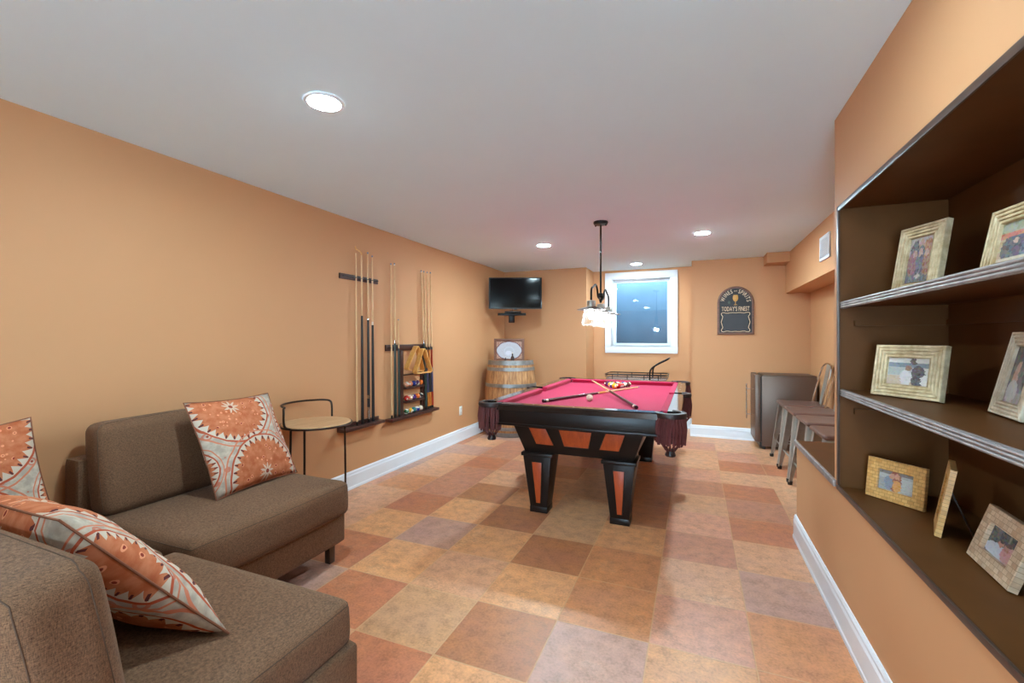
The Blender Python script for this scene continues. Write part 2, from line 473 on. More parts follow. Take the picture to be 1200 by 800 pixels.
# room ---------------------------------------------------------------
H = 2.325; XL, XB, XA = -2.75, .61, 1.30     # left wall, bookcase wall, alcove wall
YB, YR, YN = 6.41, 6.90, -3.2                # back wall, window recess, wall behind the camera
struct('ceiling', bxs(-2.95, 1.5, -3.4, 7.1, H, H+.12), M_ceil)
struct('wall_left', bxs(XL-.15, XL, -3.4, 7.1, 0, H), M_wall)
RX0, RX1, RZ0, RZ1 = -.78, .54, .12, 2.2              # glazed opening added behind the camera for fill daylight
bm = nb(); bx(bm, XL, RX0, YN-.15, YN, 0, H); bx(bm, RX1, 1.5, YN-.15, YN, 0, H); bx(bm, RX0, RX1, YN-.15, YN, 0, RZ0); bx(bm, RX0, RX1, YN-.15, YN, RZ1, H)
struct('wall_rear', bm, M_wall)
WX0, WX1, WZ0, WZ1 = -1.185, -.322, 1.165, 2.2     # window opening
bm = nb()
bx(bm, XL, -1.46, YB, 7.05, 0, H)                       # left part of the back wall
bx(bm, -.04, 1.5, YB, 7.05, 0, H)                       # right part
bx(bm, -1.46, WX0, YR, 7.05, 0, H); bx(bm, WX1, -.04, YR, 7.05, 0, H)
bx(bm, WX0, WX1, YR, 7.05, 0, WZ0); bx(bm, WX0, WX1, YR, 7.05, WZ1, H)
struct('wall_back', bm, M_wall)
LEDGE_Z, BY1, BY0 = .625, 2.455, -.45                   # bookcase opening from BY0 to BY1
bm = nb()
bx(bm, XB, XA, YN, 3.38, 0, LEDGE_Z-.012)              # low wall under the bookcase and ledge
bx(bm, XB, XA, YN, 2.53, 1.905, H)                     # header
bx(bm, XB, XA, BY1+.012, 2.53, LEDGE_Z-.012, 1.905)     # far end
bx(bm, XB, XA, YN, BY0-.03, LEDGE_Z-.012, 1.905)        # near end
bx(bm, 1.02, XA, BY0-.03, BY1+.012, LEDGE_Z-.012, 1.905)
struct('wall_right', bm, M_wall)
struct('wall_alcove', bxs(XA, XA+.2, YN, YB, 0, H), M_wall)
bm = nb(); bx(bm, 1.04, XA, 2.53, YB, 1.855, H)
bx(bm, .80, 1.04, 6.13, YB, 2.205, H)
struct('ceiling_soffit', bm, M_wall)

def baseboard(name, a, b, nrm):
    """a->b along the wall at floor level, nrm points into the room"""
    a, b, nrm = Vector((*a, 0)), Vector((*b, 0)), Vector((*nrm, 0))
    prof = [(0, 0), (.020, 0), (.020, .018), (.016, .024), (.016, .115), (.012, .128), (.012, .140), (.006, .152), (0, .152)]
    bm = nb(); A = [bm.verts.new(a+nrm*d+Vector((0, 0, z))) for d, z in prof]; B = [bm.verts.new(b+nrm*d+Vector((0, 0, z))) for d, z in prof]
    for i in range(len(prof)-1): bm.faces.new((A[i], A[i+1], B[i+1], B[i]))
    bm.faces.new(A); bm.faces.new(B[::-1])
    return struct(name, bm, M_white)
baseboard('baseboard_left', (XL, YN), (XL, YB), (1, 0))
baseboard('baseboard_back', (XL+.02, YB), (-1.46, YB), (0, -1))
baseboard('baseboard_recess', (-1.46, YR), (-.04, YR), (0, -1))
baseboard('baseboard_alcove', (-.06, YB), (XA, YB), (0, -1))
baseboard('baseboard_return', (-.04, YB), (-.04, YR-.02), (-1, 0))
baseboard('baseboard_corner', (-1.46, YB), (-1.46, YR-.02), (1, 0))
baseboard('baseboard_right', (XB, YN), (XB, 3.40), (-1, 0))

# window --------------------------------------------------------------
bm = nb()
def casing(bm, x0, x1, z0, z1, w, y0, y1):
    bx(bm, x0, x1, y0, y1, z1-w, z1); bx(bm, x0, x1, y0, y1, z0, z0+w)
    bx(bm, x0, x0+w, y0, y1, z0+w, z1-w); bx(bm, x1-w, x1, y0, y1, z0+w, z1-w)
casing(bm, -1.275, -.232, 1.075, 2.29, .092, YR-.022, YR)
casing(bm, WX0-.002, WX1+.002, WZ0-.002, WZ1+.002, .016, YR-.01, YR+.15)      # jamb lining
wf = struct('window_1', bm, M_white, bev=.003)
bm = nb(); casing(bm, WX0+.014, WX1-.014, WZ0+.014, WZ1-.014, .045, YR+.10, YR+.145)
sash = obj('sash', bm, M_white, wf, bev=.004)
M_pane = thin_glass('window_glass', (.93, .97, 1), 1.0)
obj('pane', bxs(WX0+.055, WX1-.055, YR+.118, YR+.122, WZ0+.055, WZ1-.055), M_pane, wf)
# unseen glazed door, added to let daylight onto the ceiling
bm = nb()
casing(bm, RX0-.09, RX1+.09, RZ0-.09, RZ1+.09, .092, YN, YN+.02); casing(bm, RX0, RX1, RZ0, RZ1, .05, YN-.12, YN-.02); bx(bm, -.15, -.09, YN-.12, YN-.02, RZ0+.05, RZ1-.05)
gd = struct('added_fill_door_1', bm, M_white, bev=.003)
obj('pane', bxs(RX0+.05, -.15, YN-.072, YN-.068, RZ0+.05, RZ1-.05), M_pane, gd)
obj('pane', bxs(-.09, RX1-.05, YN-.072, YN-.068, RZ0+.05, RZ1-.05), M_pane, gd)
# window well outside
k = N('well_metal'); c = k.coord(); n = k.noise(c, 3, 3)
k.pbr(k.ramp(n, [(.3, lin(56, 78, 94)), (.7, lin(68, 88, 104))]), .6); M_well = k.m
bm = nb()
bx(bm, -2.0, .5, 7.62, 7.7, .6, 2.9); bx(bm, -2.1, -2.0, 7.06, 7.7, .6, 2.9); bx(bm, .5, .6, 7.06, 7.7, .6, 2.9); bx(bm, -2.0, .5, 7.06, 7.62, .6, .7)
struct('wall_outside', bm, M_well)

# ------------------------------------------------------------------ bookcase
bc = thing('bookcase', 'dark brown built-in bookcase with grey edged shelves set into the right wall', 'bookcase', (.8, 1.0, LEDGE_Z-.012))
XK = .99
W = dict(parent=bc, world=True)
obj('bottom_panel', bxs(.607, XK, BY0, BY1, LEDGE_Z-.010, LEDGE_Z), M_shelf, **W)
obj('top_panel', bxs(.607, XK, BY0, BY1, 1.885, 1.90), M_shelf, **W)
obj('back_panel', bxs(XK, 1.012, BY0, BY1, LEDGE_Z, 1.885), M_shelf, **W)
obj('side_panel', bxs(.607, XK, BY1-.012, BY1, LEDGE_Z, 1.885), M_shelf, **W)
obj('side_panel', bxs(.607, XK, BY0, BY0+.012, LEDGE_Z, 1.885), M_shelf, **W)
for zt in (1.463, 1.068):
    sh = obj('shelf', bxs(.622, XK-.001, BY0+.013, BY1-.013, zt-.022, zt), M_shelf, **W)
    bm = nb(); bx(bm, .612, .622, BY0+.013, BY1-.013, zt-.030, zt+.001)
    for q in (.0045, .0145, .0245): tube(bm, [(.611, BY0+.0135, zt-q), (.611, BY1-.0135, zt-q)], .0042, 8)
    e = obj('edge_strip', bm, M_edge, None)
    e.parent = sh; e.matrix_basis = Matrix.Translation(-Vector((.8, 1.0, LEDGE_Z-.012)))
    # sunken groove lines along the strip
    cl = obj('shelf_cleat', bxs(.66, XK-.001, BY1-.030, BY1-.013, zt-.108, zt-.085), M_shelf, **W)
    cl = obj('shelf_cleat', bxs(XK-.016, XK-.001, BY0+.013, BY1-.031, zt-.108, zt-.085), M_shelf, **W)
# face trim round the opening: thin dark lips with a lighter outer bead
t = obj('face_trim', bxs(.600, .607, BY0, BY1, 1.875, 1.898), M_edged, bev=.002, **W)
t = obj('face_trim', bxs(.600, .607, BY1-.022, BY1+.004, LEDGE_Z+.01, 1.898), M_edged, bev=.002, **W)
t = obj('face_trim', bxs(.598, .607, BY0, BY1+.004, LEDGE_Z-.014, LEDGE_Z+.006), M_edged, bev=.002, **W)
# ledge cap on the low wall beyond the bookcase
lc = struct('trim_1', bxs(.612, XA-.001, 2.535, 3.385, LEDGE_Z-.012, LEDGE_Z+.012), M_shelf)
obj('edge_strip', bxs(.596, .612, 2.50, 3.395, LEDGE_Z-.018, LEDGE_Z+.014), M_edge, lc, bev=.004)

# ------------------------------------------------------------------ picture frames
def ribbed(name, a, b):
    k = N(name); c = k.coord(); n = k.noise(c, 34, 3); n2 = k.noise(c, 9, 3)
    col = k.ramp(k.math('ADD', k.math('MULTIPLY', n, .6), k.math('MULTIPLY', n2, .4)), [(.35, lin(*a)), (.65, lin(*b))])
    k.pbr(col, .6, 0, k.bump(n, .08, .002)); return k.m
M_rib = ribbed('whitewashed_wood', (186, 156, 112), (236, 216, 178))
M_rib2 = ribbed('pale_grey_wood', (190, 166, 138), (230, 212, 188))
def mosaic(name, cols, sc):
    k = N(name); c = k.mapv(k.coord(), (1, 1, 1), (0, 0, 0), (PI/2, 0, 0))
    br = k.n('ShaderNodeTexBrick'); k.set(br.inputs['Vector'], c); br.inputs['Scale'].default_value = sc
    br.inputs['Mortar Size'].default_value = .022; br.inputs['Brick Width'].default_value = .5; br.inputs['Row Height'].default_value = .32; br.offset = .5
    br.inputs['Color1'].default_value = lin(*cols[0]); br.inputs['Color2'].default_value = lin(*cols[1]); br.inputs['Mortar'].default_value = lin(*cols[2])
    n = k.noise(k.coord(), 45, 3)
    col = k.mix(.5, br.outputs[0], k.ramp(n, [(.3, (.55, .5, .45)), (.7, (1.1, 1.08, 1))]), 'MULTIPLY')
    k.pbr(col, .35, 0, k.bump(br.outputs['Fac'], -.4, .003)); return k.m
M_mosg = mosaic('golden_mosaic', ((206, 150, 84), (226, 176, 112), (176, 126, 70)), 24)
M_moss = mosaic('shell_mosaic', ((190, 150, 118), (220, 192, 164), (170, 136, 108)), 22)
M_backing = simple('frame_backing', (44, 30, 24), .7)
M_edgewood = simple('frame_side', (168, 128, 88), .6, var=.2, scale=30)

P1 = picture('family_photo', (196, 176, 160), [('e', .25, .72, .16, .2, (60, 46, 50)), ('e', .5, .8, .12, .14, (214, 150, 130)), ('e', .78, .72, .18, .2, (190, 110, 60)),
    ('r', .5, .2, .5, .22, (62, 44, 50)), ('e', .22, .45, .2, .26, (150, 62, 62)), ('e', .52, .5, .16, .30, (66, 70, 92)), ('e', .8, .42, .18, .26, (170, 96, 50)), ('e', .5, .66, .08, .09, (222, 170, 146)), ('e', .28, .64, .08, .08, (214, 160, 140)), ('e', .74, .64, .08, .08, (220, 168, 140)), ('e', .5, .16, .1, .05, (220, 196, 180))], 26, .55)
P2 = picture('group_photo_outdoors', (206, 170, 128), [('r', .5, .85, .6, .16, (168, 172, 140)), ('r', .5, .66, .6, .07, (214, 112, 80)), ('r', .55, .36, .34, .26, (56, 50, 66)), ('e', .18, .34, .1, .25, (76, 62, 66)),
    ('e', .4, .5, .06, .06, (220, 180, 160)), ('e', .62, .54, .06, .06, (222, 178, 150)), ('e', .62, .28, .09, .2, (92, 98, 120)), ('e', .84, .5, .06, .06, (220, 170, 140)), ('r', .5, .05, .6, .08, (226, 206, 176))], 20, .4)
P3 = picture('beach_photo', (220, 212, 204), [('r', .5, .72, .6, .08, (120, 132, 140)), ('r', .3, .5, .32, .14, (176, 178, 172)), ('r', .5, .15, .6, .2, (206, 178, 150)), ('e', .72, .36, .17, .36, (68, 58, 62)), ('e', .60, .86, .07, .12, (96, 68, 60)),
    ('e', .46, .28, .13, .28, (222, 214, 212)), ('e', .50, .62, .07, .10, (150, 100, 80)), ('e', .88, .2, .08, .2, (226, 218, 214))], 24, .3)
P4 = picture('portrait_photo', (70, 56, 54), [('e', .4, .42, .22, .3, (214, 156, 136)), ('e', .66, .55, .26, .34, (48, 38, 40)), ('r', .5, .08, .6, .12, (150, 132, 128)), ('e', .3, .2, .26, .2, (196, 190, 192))], 16, .4)
P5 = picture('two_people_by_a_rail_photo', (176, 172, 164), [('r', .2, .3, .25, .3, (150, 146, 140)), ('r', .8, .4, .22, .3, (190, 186, 180)), ('r', .5, .9, .6, .1, (120, 104, 96)), ('e', .48, .5, .16, .5, (156, 74, 40)), ('e', .52, .3, .12, .26, (226, 150, 60)), ('e', .3, .4, .12, .3, (124, 130, 146)),
    ('e', .38, .72, .07, .13, (206, 140, 110)), ('e', .52, .74, .07, .13, (214, 146, 116))], 30, .3)
P7 = picture('seated_people_photo', (52, 54, 54), [('r', .28, .8, .06, .2, (90, 84, 74)), ('r', .64, .72, .03, .3, (120, 120, 112)), ('e', .42, .22, .46, .24, (206, 212, 226)), ('e', .78, .3, .26, .3, (214, 150, 150)), ('e', .45, .52, .09, .12, (206, 140, 120)), ('e', .64, .5, .09, .12, (190, 130, 110)),
    ('e', .44, .6, .1, .07, (70, 46, 40)), ('e', .66, .6, .1, .07, (84, 56, 48))], 18, .3)
M_mat = simple('dark_rabbet', (70, 52, 40), .6)

def photo_frame(kind, label, bl, wdir, w, h, lean, photo, z, bw, fmat, t=.024, blank=False, group='photo frames on the bookcase shelves'):
    """bl: bottom left front corner (x, y); wdir: direction of the bottom edge"""
    wd = Vector((wdir[0], wdir[1], 0)).normalized()
    mid = Vector((bl[0], bl[1], 0))+wd*(w/2)
    rz = math.atan2(wd.y, wd.x)
    o = thing(kind, label, 'picture frame', (mid.x, mid.y, z+t*math.sin(lean)+.0005), rz, -lean, group)
    bm = nb()
    if fmat in (M_rib, M_rib2):
        n = 4; prof = [(0, t), (0, .004)]
        for i in range(n):
            a = bw*i/n; b = bw*(i+1)/n; yy = .0012*i
            prof += [(a+.0008, yy+.001), (a+.0025, yy), (b-.0040, yy), (b-.0030, yy+.001), (b-.0022, yy+.007), (b-.0008, yy+.007)]
        prof += [(bw, .004), (bw, .012)]
        rect_frame(bm, w, h, prof)
    else:
        rect_frame(bm, w, h, [(0, t), (0, .002), (.002, 0), (bw-.002, 0), (bw, .002), (bw, .012)])
    fr = obj('frame_border', bm, fmat, o, smooth=False)
    fr.data.polygons.foreach_set('use_smooth', [False]*len(fr.data.polygons))
    bm = quad_uv(nb(), [(-w/2+bw-.004, .0115, bw-.004), (w/2-bw+.004, .0115, bw-.004), (w/2-bw+.004, .0115, h-bw+.004), (-w/2+bw-.004, .0115, h-bw+.004)])
    obj('photo_print', bm, photo, o)
    obj('backing', bxs(-w/2+.003, w/2-.003, .013, t-.001, .003, h-.003), M_backing, o)
    # easel leg standing on the shelf behind
    D = .10; zt = h*.62
    foot = Vector((0, D*math.cos(lean), D*math.sin(lean)-(t*math.sin(lean))))
    bm = nb(); hw = .022
    hexa(bm, [(-hw, foot.y-.003, foot.z+.001), (hw, foot.y-.003, foot.z+.001), (hw, foot.y+.001, foot.z+.001), (-hw, foot.y+.001, foot.z+.001)],
         [(-hw*.6, t-.001, zt), (hw*.6, t-.001, zt), (hw*.6, t+.003, zt), (-hw*.6, t+.003, zt)])
    obj('easel_leg', bm, M_backing, o)
    return o

SZ1, SZ2, SZ0 = 1.464, 1.069, LEDGE_Z
photo_frame('photo_frame', 'upright whitewashed ribbed frame with crowded family photo on the top shelf', (.735, 2.275), (.352, -.936), .200, .275, .17, P1, SZ1, .048, M_rib)
photo_frame('photo_frame', 'wide whitewashed ribbed frame with group photo under an orange beam on the top shelf', (.775, 1.76), (.06, -1), .255, .205, .19, P2, SZ1, .046, M_rib)
photo_frame('photo_frame', 'ribbed whitewashed frame with photo of adult and child by a fence on middle shelf', (.663, 2.249), (.543, -.84), .252, .203, .16, P3, SZ2, .050, M_rib)
photo_frame('photo_frame', 'pale grey ribbed frame cut by the right edge on the middle shelf', (.835, 1.835), (-.137, -.99), .20, .25, .22, P4, SZ2, .042, M_rib2)
photo_frame('photo_frame', 'wide golden mosaic frame with photo of two people on the bottom shelf', (.678, 2.362), (.65, -.76), .212, .165, .13, P5, SZ0, .042, M_mosg, .018)
photo_frame('photo_frame', 'mosaic frame turned edge on between two others on the bottom shelf', (.815, 2.117), (-.357, -.934), .178, .235, .17, P4, SZ0, .040, M_mosg, .018)
photo_frame('photo_frame', 'squarish shell mosaic frame with photo of people in pale clothes on bottom shelf', (.780, 1.824), (-.076, -1), .235, .172, .32, P7, SZ0, .046, M_moss, .022)

# ------------------------------------------------------------------ sofas
SZ = .475
def sofa_leg(parent, x, y):
    obj('leg', bxs(x-.02, x+.02, y-.02, y+.02, .0, .115), M_legmetal, parent, bev=.003, world=True)
# module against the left wall, facing the room
sa = thing('armless_sofa_section', 'brown woven armless sofa section against the left wall with one orange cushion', 'sofa', (-2.3, 1.6, 0), group='sections of the brown sofa')
W = dict(parent=sa, world=True)
obj('base_frame', rbox(.80, .90, .185, .02, 10, M=Matrix.Translation((-2.295, 1.608, .205))), M_sofa, smooth=True, **W)
cushion('seat_cushion', M_sofa, M_seam, sa, 2, (-.62, .70), .71, .90, .20, .045, 18, (.010, .003, .012), .002, Matrix.Translation((-2.21, 1.608, .375)))
obj('back_frame', rbox(.12, .93, .62, .02, 10, M=Matrix.Translation((-2.675, 1.605, .43))), M_sofa, smooth=True, **W)
Rm = Matrix.Translation((-2.585, 1.625, .685)) @ Matrix.Rotation(-.13, 4, 'Y')
cushion('back_cushion', M_sofa, M_seam, sa, 0, (-.55, .55), .15, .88, .43, .045, 18, (.012, .008, .012), .003, Rm)
for x, y in ((-1.96, 2.0), (-1.96, 1.19), (-2.66, 2.0), (-2.66, 1.19)): sofa_leg(sa, x, y)

# corner seat between the two
sc_ = thing('corner_sofa_section', 'brown woven corner seat of the sofa in shadow beside the left wall', 'sofa', (-2.3, .6, 0), group='sections of the brown sofa')
W = dict(parent=sc_, world=True)
obj('base_frame', rbox(.80, .95, .185, .02, 10, M=Matrix.Translation((-2.33, .645, .205))), M_sofa, smooth=True, **W)
cushion('seat_cushion', M_sofa, M_seam, sc_, 2, (-.6, .68), .81, .955, .20, .04, 18, (.003, .003, .010), .002, Matrix.Translation((-2.335, .643, .370)))
obj('back_frame', rbox(.80, .10, .62, .02, 8, M=Matrix.Translation((-2.33, .10, .43))), M_sofa, smooth=True, **W)
obj('back_cushion', rbox(.80, .15, .43, .045, 12, (.01, .01, .01), M=Matrix.Translation((-2.33, .24, .70))), M_sofa, smooth=True, **W)
for x, y in ((-1.96, .2), (-2.66, .2), (-2.66, 1.08)): sofa_leg(sc_, x, y)

# nearest section, facing down the room
sb = thing('armless_sofa_section', 'nearest brown woven sofa section with tall back cushion in the lower left corner', 'sofa', (-1.45, .75, 0), group='sections of the brown sofa')
W = dict(parent=sb, world=True)
obj('base_frame', rbox(.90, .92, .24, .025, 12, M=Matrix.Translation((-1.445, .685, .215))), M_sofa, smooth=True, **W)
cushion('seat_cushion', M_sofa, M_seam, sb, 2, (-.6, .68), .89, .925, .155, .04, 20, (.006, .004, .012), .002, Matrix.Translation((-1.46, .68, .392)))
obj('back_frame', rbox(.89, .11, .60, .02, 8, M=Matrix.Translation((-1.47, .275, .43))), M_sofa, smooth=True, **W)
Rm = Matrix.Translation((-1.475, .45, .665)) @ Matrix.Rotation(.17, 4, 'X')
cushion('back_cushion', M_sofa, M_seam, sb, 1, (-.5, .5), .87, .17, .43, .05, 22, (.012, .016, .012), .004, Rm)
for x, y in ((-1.08, 1.1), (-1.86, 1.1), (-1.08, .3), (-1.86, .3)): sofa_leg(sb, x, y)

# ------------------------------------------------------------------ cushions
def pillow(label, c, X, Z, s=.50, t=.085, flip=False, seed=1, sh=0.0, sz=None):
    X = Vector(X).normalized(); Z = Vector(Z); Z = (Z-X*Z.dot(X)).normalized(); Y = Z.cross(X)
    M = Matrix((( X.x, Y.x, Z.x, c[0]), (X.y, Y.y, Z.y, c[1]), (X.z, Y.z, Z.z, c[2]), (0, 0, 0, 1)))
    o = thing('throw_pillow', label, 'cushion', group='medallion print cushions', M=M)
    bm = nb(); L = bm.loops.layers.uv.verify(); n = 26; h = s/2; rnd = random.Random(seed); ph = [rnd.uniform(0, 6.3) for _ in range(4)]
    def P(i, j, sg):
        u, v = -1+2*i/n, -1+2*j/n
        e = ((1-abs(u)**2.6)*(1-abs(v)**2.6))
        th = t*max(e, 0)**.55
        wr = .006*math.sin(7*u+ph[0]+2*v)*math.sin(5*v+ph[1])*min(1, e*3) + .005*math.sin(11*(u+v)+ph[2])*(1-e)*e*2
        x = h*u*(1-.055*(1-v*v)); z = (sz/2 if sz else h)*v*(1-.055*(1-u*u)); x += sh*z
        return Vector((x, sg*(th+wr*sg), z))
    cache = {}
    for sg in (-1, 1):
        def vt(i, j):
            edge = i in (0, n) or j in (0, n)
            key = (i, j, 0 if edge else sg)
            if key not in cache: cache[key] = bm.verts.new(P(i, j, 0 if edge else sg))
            return cache[key]
        for i in range(n):
            for j in range(n):
                ids = [(i, j), (i+1, j), (i+1, j+1), (i, j+1)]
                f = bm.faces.new([vt(*q) for q in (ids if sg < 0 else ids[::-1])])
                for l, q in zip(f.loops, (ids if sg < 0 else ids[::-1])):
                    uu = q[0]/n; l[L].uv = (uu if not flip else 1-uu, q[1]/n)
    obj('cover', bm, M_pillow, o, smooth=True, ang=180)
    edge = [P(i, 0, 0) for i in range(n)]+[P(n, j, 0) for j in range(n)]+[P(n-i, n, 0) for i in range(n)]+[P(0, n-j, 0) for j in range(n)]
    obj('piping', tube(nb(), edge, .0032, 6, True), M_pipe, o, smooth=True)
    return o
pillow('orange medallion cushion leaning on the back of the far sofa section', (-2.35, 1.765, .722), (-.043, .521, -.01), (-.2, -.075, .41), .53, .075, seed=2)
pillow('orange medallion cushion lying against the nearest sofa back cushion', (-1.57, .722, .668), (1, 0, 0), (0, -.567, .823), .50, .085, seed=5, sh=-.55, sz=.45)
pillow('orange medallion cushion standing on the corner seat at the left edge', (-2.465, .738, .738), (.2, .965, .14), (-.25, -.12, .95), .44, .085, True, seed=8)

# ------------------------------------------------------------------ low stool beside the sofa
st = thing('counter_stool', 'low round stool with pale wooden seat and thin bronze frame beside the sofa', 'stool', (-2.505, 2.43, 0))
bm = nb(); lathe(bm, [(0, .684), (.226, .684), (.232, .69), (.232, .697), (.226, .702), (.12, .700), (0, .699)], 48)
obj('seat', bm, M_seatwood, st, smooth=True)
rim = [(.236*math.cos(a), .236*math.sin(a), .690) for a in [2*PI*i/48 for i in range(48)]]
obj('seat_rim', tube(nb(), rim, .0075, 8, True), M_bronze, st, smooth=True)
# back hoop: from the -y side of the rim round the wall side
hp = [(.02, -.238, .692), (-.02, -.250, .70), (-.03, -.252, .74), (-.03, -.250, .80), (-.05, -.235, .826)]
hp += [(.225*math.cos(a), .225*math.sin(a), .83) for a in [math.radians(d) for d in range(256, 120, -12)]]
hp += [(-.09, .218, .824), (-.075, .224, .80), (-.075, .224, .692)]
obj('back_rail', tube(nb(), smoothpts(hp, 2), .0075, 8), M_bronze, st, smooth=True)
for pts in ([(.01, .243, .69), (.012, .262, .67), (.012, .268, .60), (.012, .275, .10), (.005, .262, .05), (-.02, .16, .02), (-.02, 0, .014)],
            [(.085, -.185, .685), (.087, -.187, .3), (.09, -.19, .06), (.06, -.12, .02), (-.02, 0, .014)],
            [(-.045, -.18, .685), (-.05, -.183, .3), (-.06, -.185, .06), (-.05, -.12, .02), (-.02, 0, .014)]):
    obj('leg', tube(nb(), smoothpts(pts, 2), .0075, 8), M_bronze, st, smooth=True)
for x, y in ((.004, .255), (.088, -.18), (-.058, -.178)):
    obj('foot_glide', lathe(nb(), [(0, 0), (.012, 0), (.009, .03), (0, .034)], 10, Matrix.Translation((x, y, 0))), M_plastic, st)

# ------------------------------------------------------------------ wall cue racks
r1 = thing('cue_rack', 'dark wooden two-piece cue rack on the left wall nearer the sofa', 'cue rack', (XL, 3.14, .5))
W = dict(parent=r1, world=True)
bm = nb(); bx(bm, XL+.001, XL+.016, 2.90, 3.385, 1.80, 1.845)
obj('upper_bar', bm, M_rack, bev=.003, **W)
for y in (2.95, 3.012, 3.075, 3.145, 3.225, 3.285, 3.35):
    obj('cue_clip', tube(nb(), [(XL+.012, y-.016, 1.823), (XL+.052, y-.016, 1.823), (XL+.058, y-.012, 1.823)], .0035, 6), M_plastic, **W)
obj('lower_ledge', bxs(XL+.001, XL+.085, 2.88, 3.40, .515, .545), M_rack, bev=.006, **W)
obj('lower_backing', bxs(XL+.001, XL+.015, 2.88, 3.40, .545, .575), M_rack, bev=.003, **W)

def cue_stick(name, label, butt, tip, spec, group, r0=.0145, r1=.0062, extra=None):
    """spec: list of (f0, f1, material, part name) along the stick"""
    butt, tip = Vector(butt), Vector(tip); d = tip-butt; L = d.length
    q = d.to_track_quat('Z', 'Y').to_matrix().to_4x4(); M = Matrix.Translation(butt) @ q
    o = thing(name, label, 'cue stick', group=group, M=M)
    for f0, f1, mt, nm in spec:
        ra, rb = r0+(r1-r0)*f0, r0+(r1-r0)*f1
        obj(nm, lathe(nb(), [(0, f0*L), (ra, f0*L), ((ra+rb)/2, (f0+f1)/2*L), (rb, f1*L), (0, f1*L)], 12), mt, o, smooth=True)
    return o
M_green = simple('green_cue_butt', (44, 62, 58), .3)
M_navy = simple('slate_blue_wrap', (62, 62, 92), .4)
M_red = simple('red_lacquer', (170, 58, 38), .25)
M_amber = simple('amber_lacquer', (200, 120, 52), .25)
M_tip = simple('blue_chalk_tip', (110, 130, 150), .8)
M_wine = simple('wine_lacquer', (66, 22, 34), .2, coat=.3)
def spec(*parts, joint=M_chrome):
    return list(parts)
A = XL+.042
G1 = 'cues standing in the first wall rack'
plain = lambda b: [(0, .02, M_plastic, 'bumper'), (.02, .48, b, 'butt'), (.48, .50, M_chrome, 'joint'), (.50, .985, M_maple, 'shaft'), (.985, .992, M_white, 'ferrule'), (.992, 1, M_tip, 'tip')]
c1 = cue_stick('cue_stick', 'slim plain brown stick, first in the rack nearest the sofa', (A, 3.075, .5465), (A-.012, 3.075, 2.035), [(0, .02, M_plastic, 'bumper'), (.02, 1, M_maple, 'shaft')], G1, .008, .006)
c2 = cue_stick('bridge_stick', 'dark bridge stick with long hooked brass head, second in the rack nearest the sofa', (A, 3.145, .5465), (A-.012, 3.145, 2.03), [(0, .02, M_plastic, 'bumper'), (.02, .64, M_wrap, 'butt'), (.64, 1, M_maple, 'shaft')], G1, .0135, .0065)
obj('bridge_head', tube(nb(), smoothpts([(A-.012, 3.145, 2.025), (A-.008, 3.14, 2.05), (A, 3.10, 2.06), (A+.005, 3.05, 2.068), (A+.008, 3.045, 2.09)]), .006, 6), M_gold, c2, world=True)
c3 = cue_stick('cue_stick', 'cue with silver bands and black butt, third in the rack nearest the sofa', (A, 3.225, .5465), (A-.012, 3.225, 2.07), [(0, .02, M_plastic, 'bumper'), (.02, .09, M_chrome, 'ring'), (.09, .14, M_wrap, 'butt'), (.14, .16, M_chrome, 'ring'), (.16, .60, M_wrap, 'wrap'), (.60, .61, M_chrome, 'joint'), (.61, .99, M_maple, 'shaft'), (.99, 1, M_tip, 'tip')], G1)
c4 = cue_stick('cue_stick', 'cue with plain black butt, last in the rack nearest the sofa', (A, 3.285, .5465), (A-.012, 3.285, 2.05), [(0, .02, M_plastic, 'bumper'), (.02, .58, M_wrap, 'butt'), (.58, .60, M_ivory, 'joint'), (.60, .99, M_maple, 'shaft'), (.99, 1, M_tip, 'tip')], G1)

r2 = thing('cue_rack', 'dark wooden cue rack with ball shelves and hanging triangles on the left wall', 'cue rack', (XL, 3.92, .5))
W = dict(parent=r2, world=True)
obj('upper_bar', bxs(XL+.001, XL+.02, 3.50, 4.30, 1.175, 1.235), M_rack, bev=.003, **W)
obj('lower_ledge', bxs(XL+.001, XL+.09, 3.50, 4.345, .495, .525), M_rack, bev=.006, **W)
for y in (3.735, 4.115): obj('post', bxs(XL+.001, XL+.03, y-.024, y+.024, .525, 1.175), M_rack, bev=.003, **W)
for z in (.66, .80, .93): obj('ball_shelf', bxs(XL+.001, XL+.066, 3.759, 4.091, z-.018, z), M_rack, bev=.003, **W) if z < .9 else obj('cross_rail', bxs(XL+.001, XL+.02, 3.759, 4.091, z-.012, z), M_rack, bev=.002, **W)
for y in (3.543, 3.60, 3.662, 4.107, 4.152, 4.201, 4.25): obj('cue_clip', tube(nb(), [(XL+.015, y-.020, 1.205), (XL+.055, y-.020, 1.205)], .0035, 6), M_plastic, **W)
G2 = 'cues standing in the second wall rack'
B = XL+.050
two = lambda a, b, s=M_maple: [(0, .02, M_plastic, 'bumper'), (.02, .12, a, 'butt_sleeve'), (.12, .30, b, 'wrap'), (.30, .43, a, 'forearm'), (.43, .45, M_plastic, 'joint'), (.45, .99, s, 'shaft'), (.99, 1, M_tip, 'tip')]
cue_stick('cue_stick', 'slim all-maple cue at the near end of the rack with ball shelves', (B, 3.545, .5275), (B-.012, 3.545, 2.02), [(0, .02, M_plastic, 'bumper'), (.02, .99, M_maple, 'shaft'), (.99, 1, M_tip, 'tip')], G2, .009, .006)
cue_stick('cue_stick', 'dark green butted cue, second from the near end of the rack with ball shelves', (B, 3.60, .5275), (B-.012, 3.60, 2.03), plain(M_green), G2)
